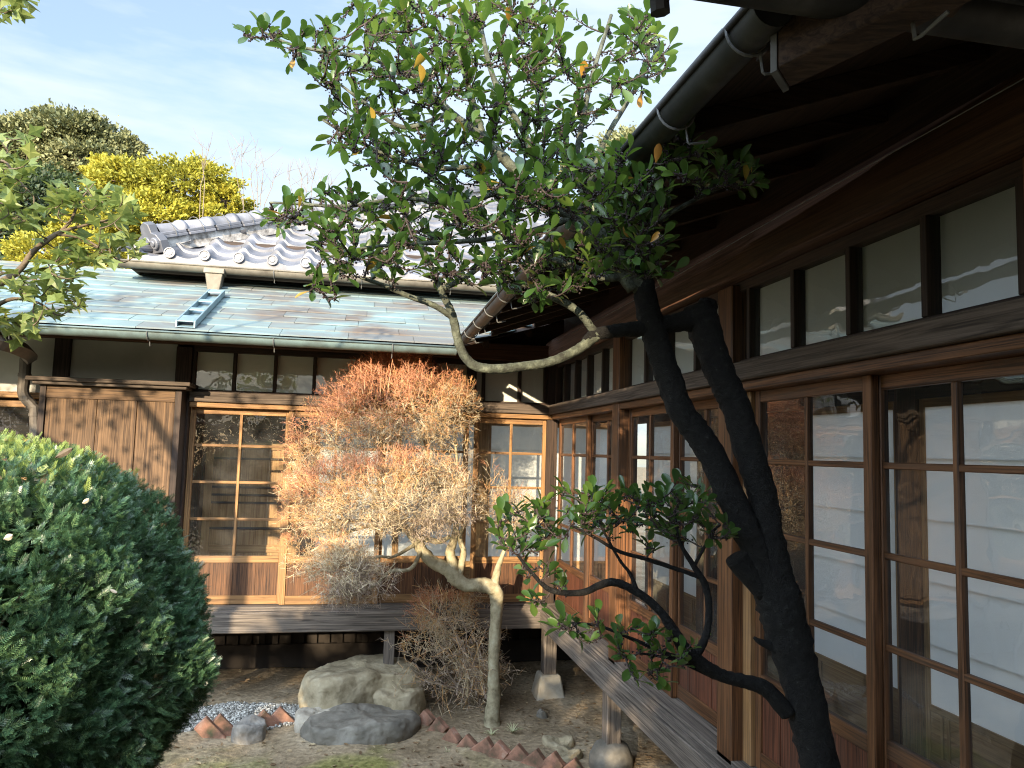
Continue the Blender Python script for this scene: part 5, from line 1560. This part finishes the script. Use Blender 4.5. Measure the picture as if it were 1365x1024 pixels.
mreg = [(20, 200, 30, 30, 7, YM - .2, YM + .2), (15, 265, 30, 45, 12, YM - .2, YM + .2), (105, 270, 45, 30, 13, YM - .2, YM + .2), (150, 285, 28, 35, 8, YM - .2, YM + .2), (110, 330, 50, 20, 7, YM - .2, YM + .2),
        (165, 335, 20, 22, 5, YM - .1, YM + .1), (60, 375, 50, 30, 12, YM - .2, YM + .2), (20, 430, 35, 22, 9, YM - .2, YM + .2), (80, 400, 30, 25, 6, YM - .2, YM + .2), (-60, 330, 60, 120, 26, YM - .3, YM + .3),
        (5, 12, 14, 14, 3, -3.65, -3.5), (35, -6, 10, 8, 2, -3.65, -3.5)]
tw2 = MB()
mlp, mld, mln, _ = grow(mreg, mlimbs, tw2, dict(step=0.024, span=0.17, buds=0), 41, dens=2.5)
# leafy bulk outside the frame, with clumps added to dapple the sunlight
def blob_pts(c, r, n, seed):
    rng = np.random.default_rng(seed); v = unit(rng.standard_normal((n, 3))) * (rng.uniform(0, 1, n) ** (1 / 2.2))[:, None]
    return np.array(c) + v * np.array(r), rng
ex_p, ex_d, ex_n = [], [], []
for c, r, n, sd in (((-5.75, -4.0, 3.75), (0.8, 0.7, 0.6), 700, 1), ((-6.75, -3.5, 3.3), (0.75, 0.6, 0.55), 500, 2), ((-4.75, -4.9, 3.3), (0.55, 0.5, 0.5), 230, 3), ((-5.5, -4.3, 3.0), (0.6, 0.4, 0.42), 110, 4)):
    p, rng = blob_pts(c, r, n, sd); ex_p.append(p); ex_d.append(unit(rng.normal(0, 1, (n, 3)) + np.array([0, 0, -0.5]))); ex_n.append(unit(rng.normal(0, 0.6, (n, 3)) + np.array([0, 0, 1.0])))
tw2.build('twigs', M['bark_brown'], maple, smooth=True)
MVt = np.array([(0, 0, 0), (0.16, 0.22, 0.03), (0.52, 0.50, 0.02), (0.26, 0.56, 0.05), (0.17, 0.78, 0.03), (0, 1.08, -0.06), (-0.17, 0.78, 0.03), (-0.26, 0.56, 0.05), (-0.52, 0.50, 0.02), (-0.16, 0.22, 0.03), (0, 0.45, 0.0)])
MFt = [np.array([(10, i, i + 1) for i in range(0, 9)] + [(10, 9, 0)])]
A_ = np.concatenate([mlp] + ex_p); D_ = np.concatenate([mld + np.array([0, 0, -0.45])] + ex_d); N_ = np.concatenate([mln] + ex_n)
mb = MB(); n = len(A_)
mb.inst(MVt, MFt, A_, frames(unit(D_), unit(N_ + RNG.normal(0, 0.35, (n, 3)))) * (0.062 * RNG.uniform(0.65, 1.3, n))[:, None, None])
mb.build('foliage', M['maple'], maple)

# ------------------------------------------------------------------ trees beyond the roofs, added shade foliage behind the viewer
def leafy_tree(name, base, blobs, leaf_size, material, label, cat, seed, trunk_h, trunk_r, drop=0.0, group=None, bark='bark_brown', up=0.3, fine=1.0, spread=0.17):
    """trunk, limbs to every clump, and leaf-sized faces spread through clumps"""
    rng = np.random.default_rng(seed)
    root = thing(name, base, label, cat, group)
    base = np.array(base, float)
    tk = MB()
    fork = base + np.array([0, 0, trunk_h])
    P, r = smooth_path([base - (0, 0, 0.2), base + (0.1 * trunk_r, 0, trunk_h * 0.5), fork], 6, [trunk_r * 1.25, trunk_r, trunk_r * 0.75])
    tk.tube(P, r, 12, wob=0.04); tk.build('trunk', M[bark], root, smooth=True)
    bk = MB(); lp, ld, ln = [], [], []
    for (c, r, n) in blobs:
        c = np.array(c, float); r = np.array(r, float)
        t = np.linspace(0, 1, 6)[:, None]; mid = (fork + c) / 2 + rng.normal(0, 0.08, 3) * np.linalg.norm(c - fork)
        P = (1 - t) ** 2 * fork + 2 * t * (1 - t) * mid + t * t * c
        bk.tube(P, np.linspace(trunk_r * 0.5, trunk_r * 0.12, 6), 6, cap=False)
        # clump made of many sub-clumps
        n = int(n * fine)
        k = max(6, n // int(60 * fine ** 0.5))
        sc = c + unit(rng.standard_normal((k, 3))) * (rng.uniform(0.35, 1, k) ** 0.5)[:, None] * r
        for q in range(k):
            if q < 30: bk.tube([c, (c + sc[q]) / 2 + rng.normal(0, 0.05, 3), sc[q]], [trunk_r * 0.10, trunk_r * 0.07, trunk_r * 0.03], 4, cap=False)
            m_ = n // k
            pp = sc[q] + rng.normal(0, 1, (m_, 3)) * (r * spread)
            lp.append(pp); o = unit(pp - c)
            ld.append(unit(o + rng.normal(0, 0.7, (m_, 3)) + np.array([0, 0, up]))); ln.append(unit(o * 0.4 + rng.normal(0, 0.6, (m_, 3)) + np.array([0, 0, 0.7])))
    bk.build('branches', M[bark], root, smooth=True)
    lp, ld, ln = np.concatenate(lp), np.concatenate(ld), np.concatenate(ln)
    n = len(lp)
    qv = np.array([(0, 0, 0), (0.3, 0.45, 0.06), (0, 1, 0), (-0.3, 0.45, 0.06)]); qf = [np.array([(0, 1, 2, 3)])]
    mb = MB(); mb.inst(qv, qf, lp, frames(ld, ln) * (leaf_size * rng.uniform(0.6, 1.3, n))[:, None, None])
    mb.build('crown', material, root)
    return root

def bl(px, py, Y, rx, ry, n, dy=None):
    s = pxsize(Y); return (at(px, py, Y), (rx * s, dy if dy else 0.8 * rx * s, ry * s), n)
yb = at(215, 330, 9.0)
leafy_tree('golden_conifer', (yb[0], 9.0, GZ), [
    bl(250, 248, 9.0, 62, 32, 5200), bl(175, 245, 9.2, 50, 28, 3800), bl(300, 275, 8.8, 32, 26, 2600), bl(200, 290, 8.6, 60, 30, 4200), bl(120, 300, 9.3, 42, 38, 2600),
    bl(70, 345, 9.2, 48, 36, 2400), bl(265, 300, 8.6, 45, 24, 2600), bl(150, 345, 9.0, 70, 40, 3000), bl(140, 232, 9.5, 28, 22, 1500)], 0.075, M['gold'],
    'rounded golden-yellow conifer behind the tiled roof', 'tree', 51, 4.0, 0.16, fine=2.6, spread=0.10)
ob = at(80, 330, 21.0)
leafy_tree('broadleaf_tree', (ob[0], 21.0, GZ), [
    bl(95, 185, 21, 60, 30, 6000), bl(45, 190, 21, 50, 28, 5000), bl(150, 205, 21, 34, 22, 2800), bl(115, 215, 20.5, 50, 22, 3600), bl(25, 225, 21.5, 40, 28, 2600), bl(75, 168, 21, 30, 16, 1600), bl(-40, 200, 21, 50, 40, 3000), bl(170, 200, 21, 18, 20, 900)], 0.14, M['olive'],
    'large olive-brown evergreen tree far behind the golden conifer', 'tree', 52, 8.0, 0.35, fine=2.5, spread=0.12)
db = at(10, 340, 15.0)
leafy_tree('broadleaf_tree', (db[0], 15.0, GZ), [bl(20, 270, 15, 60, 45, 4200), bl(-40, 300, 15, 60, 60, 4000), bl(60, 255, 15.5, 55, 25, 1600)], 0.13, M['evergreen'],
    'dark green tree at left edge, below the olive-brown crown', 'tree', 53, 4.0, 0.22, fine=1.6, spread=0.14)
rb_ = at(830, 215, 24.0)
leafy_tree('broadleaf_tree', (rb_[0], 24.0, GZ), [bl(840, 205, 24, 45, 28, 4000), bl(790, 230, 24, 45, 22, 3000), bl(900, 220, 24, 50, 30, 3000)], 0.16, M['olive'],
    'olive tree top showing above the right wing gutter', 'tree', 54, 9.0, 0.35, fine=2.0)
# bare saplings standing up behind the roof
sap = [(322, 195, 325, 285), (312, 200, 330, 290), (340, 188, 343, 290), (352, 200, 345, 290), (365, 225, 352, 290), (382, 222, 395, 285), (405, 222, 402, 285), (430, 235, 415, 285), (443, 240, 430, 285), (268, 190, 272, 240), (280, 190, 268, 240)]
def sapling(name, stems, Y, label, seed):
    rng = np.random.default_rng(seed)
    xm = np.mean([s[2] for s in stems]); b = at(xm, 400, Y)
    root = thing(name, (b[0], Y, GZ), label, 'sapling', 'bare saplings behind the tiled roof')
    mb = MB()
    for (tx, ty, bx, by) in stems:
        tip, bs = at(tx, ty, Y + rng.normal(0, 0.1)), at(bx, by, Y)
        t = np.linspace(0, 1, 6)[:, None]
        P = np.vstack([[b[0] + rng.normal(0, 0.05), Y, GZ], bs + (tip - bs) * t + rng.normal(0, 0.012, (6, 3))])
        mb.tube(P, np.concatenate([[0.016], np.linspace(0.007, 0.0025, 6)]), 5, cap=False)
        for _ in range(7):
            u = rng.uniform(0.25, 1); p = bs + (tip - bs) * u
            e = p + np.array([rng.normal(0, 0.14), rng.normal(0, 0.1), rng.uniform(0.1, 0.38)])
            mb.tube([p, (p + e) / 2 + rng.normal(0, 0.01, 3), e], [0.0035, 0.003, 0.002], 4, cap=False)
    mb.build('stems', M['twig_bare'], root)
sapling('sapling', [(268, 190, 272, 245), (280, 190, 268, 245)], 7.5, 'thin bare sapling above the golden conifer', 61)
sapling('sapling', [(308, 195, 325, 275), (322, 190, 325, 275)], 7.5, 'thin bare forked sapling right of the golden conifer', 62)
sapling('sapling', [(340, 188, 343, 285), (352, 215, 345, 285), (332, 215, 340, 285), (370, 225, 350, 285)], 7.5, 'tallest cluster of bare upright stems behind the hip ridge', 63)
sapling('sapling', [(382, 222, 395, 280), (402, 220, 402, 280), (412, 235, 404, 280), (432, 232, 415, 280), (445, 240, 425, 280), (420, 225, 412, 280)], 7.5, 'low bundle of bare stems beside the leaning tree leaves', 64)

# unseen foliage wall added behind and left of the viewer to cast shade
rng = np.random.default_rng(71)
hg = thing('shade_hedge', (-8.5, -8.2, GZ), 'unseen evergreen foliage added behind the viewer to shade the garden', 'shade_hedge')
n = 21000
hxp = rng.uniform(-14.5, -2.6, n)
top_h = 2.78 - 0.10 * np.clip((hxp + 5.0) / 1.5, 0, 1) + 0.12 * np.sin(hxp * 2.1) + 0.10 * np.sin(hxp * 5.3 + 1) + 0.10 * np.sin(hxp * 11)
hz = GZ + (top_h - GZ) * rng.uniform(0, 1, n) ** 0.7
hy = -8.3 + rng.uniform(-0.4, 0.4, n)
P = np.stack([hxp, hy, hz], 1)
mb = MB(); mb.inst(np.array([(0, 0, 0), (0.32, 0.45, 0.06), (0, 1, 0), (-0.32, 0.45, 0.06)]), [np.array([(0, 1, 2, 3)])], P,
                   frames(unit(rng.normal(0, 1, (n, 3)) + (0, 0, 0.4)), unit(rng.normal(0, 1, (n, 3)))) * (0.11 * rng.uniform(0.7, 1.3, n))[:, None, None])
mb.build('foliage', M['evergreen'], hg)
mb = MB()
for x in np.arange(-14.2, -2.8, 0.45):
    mb.tube([(x, -8.3, 0.0), (x + 0.05, -8.28, 1.0), (x - 0.03, -8.3, 2.9)], [0.03, 0.025, 0.01], 6, cap=False)
mb.build('stems', M['bark_brown'], hg)
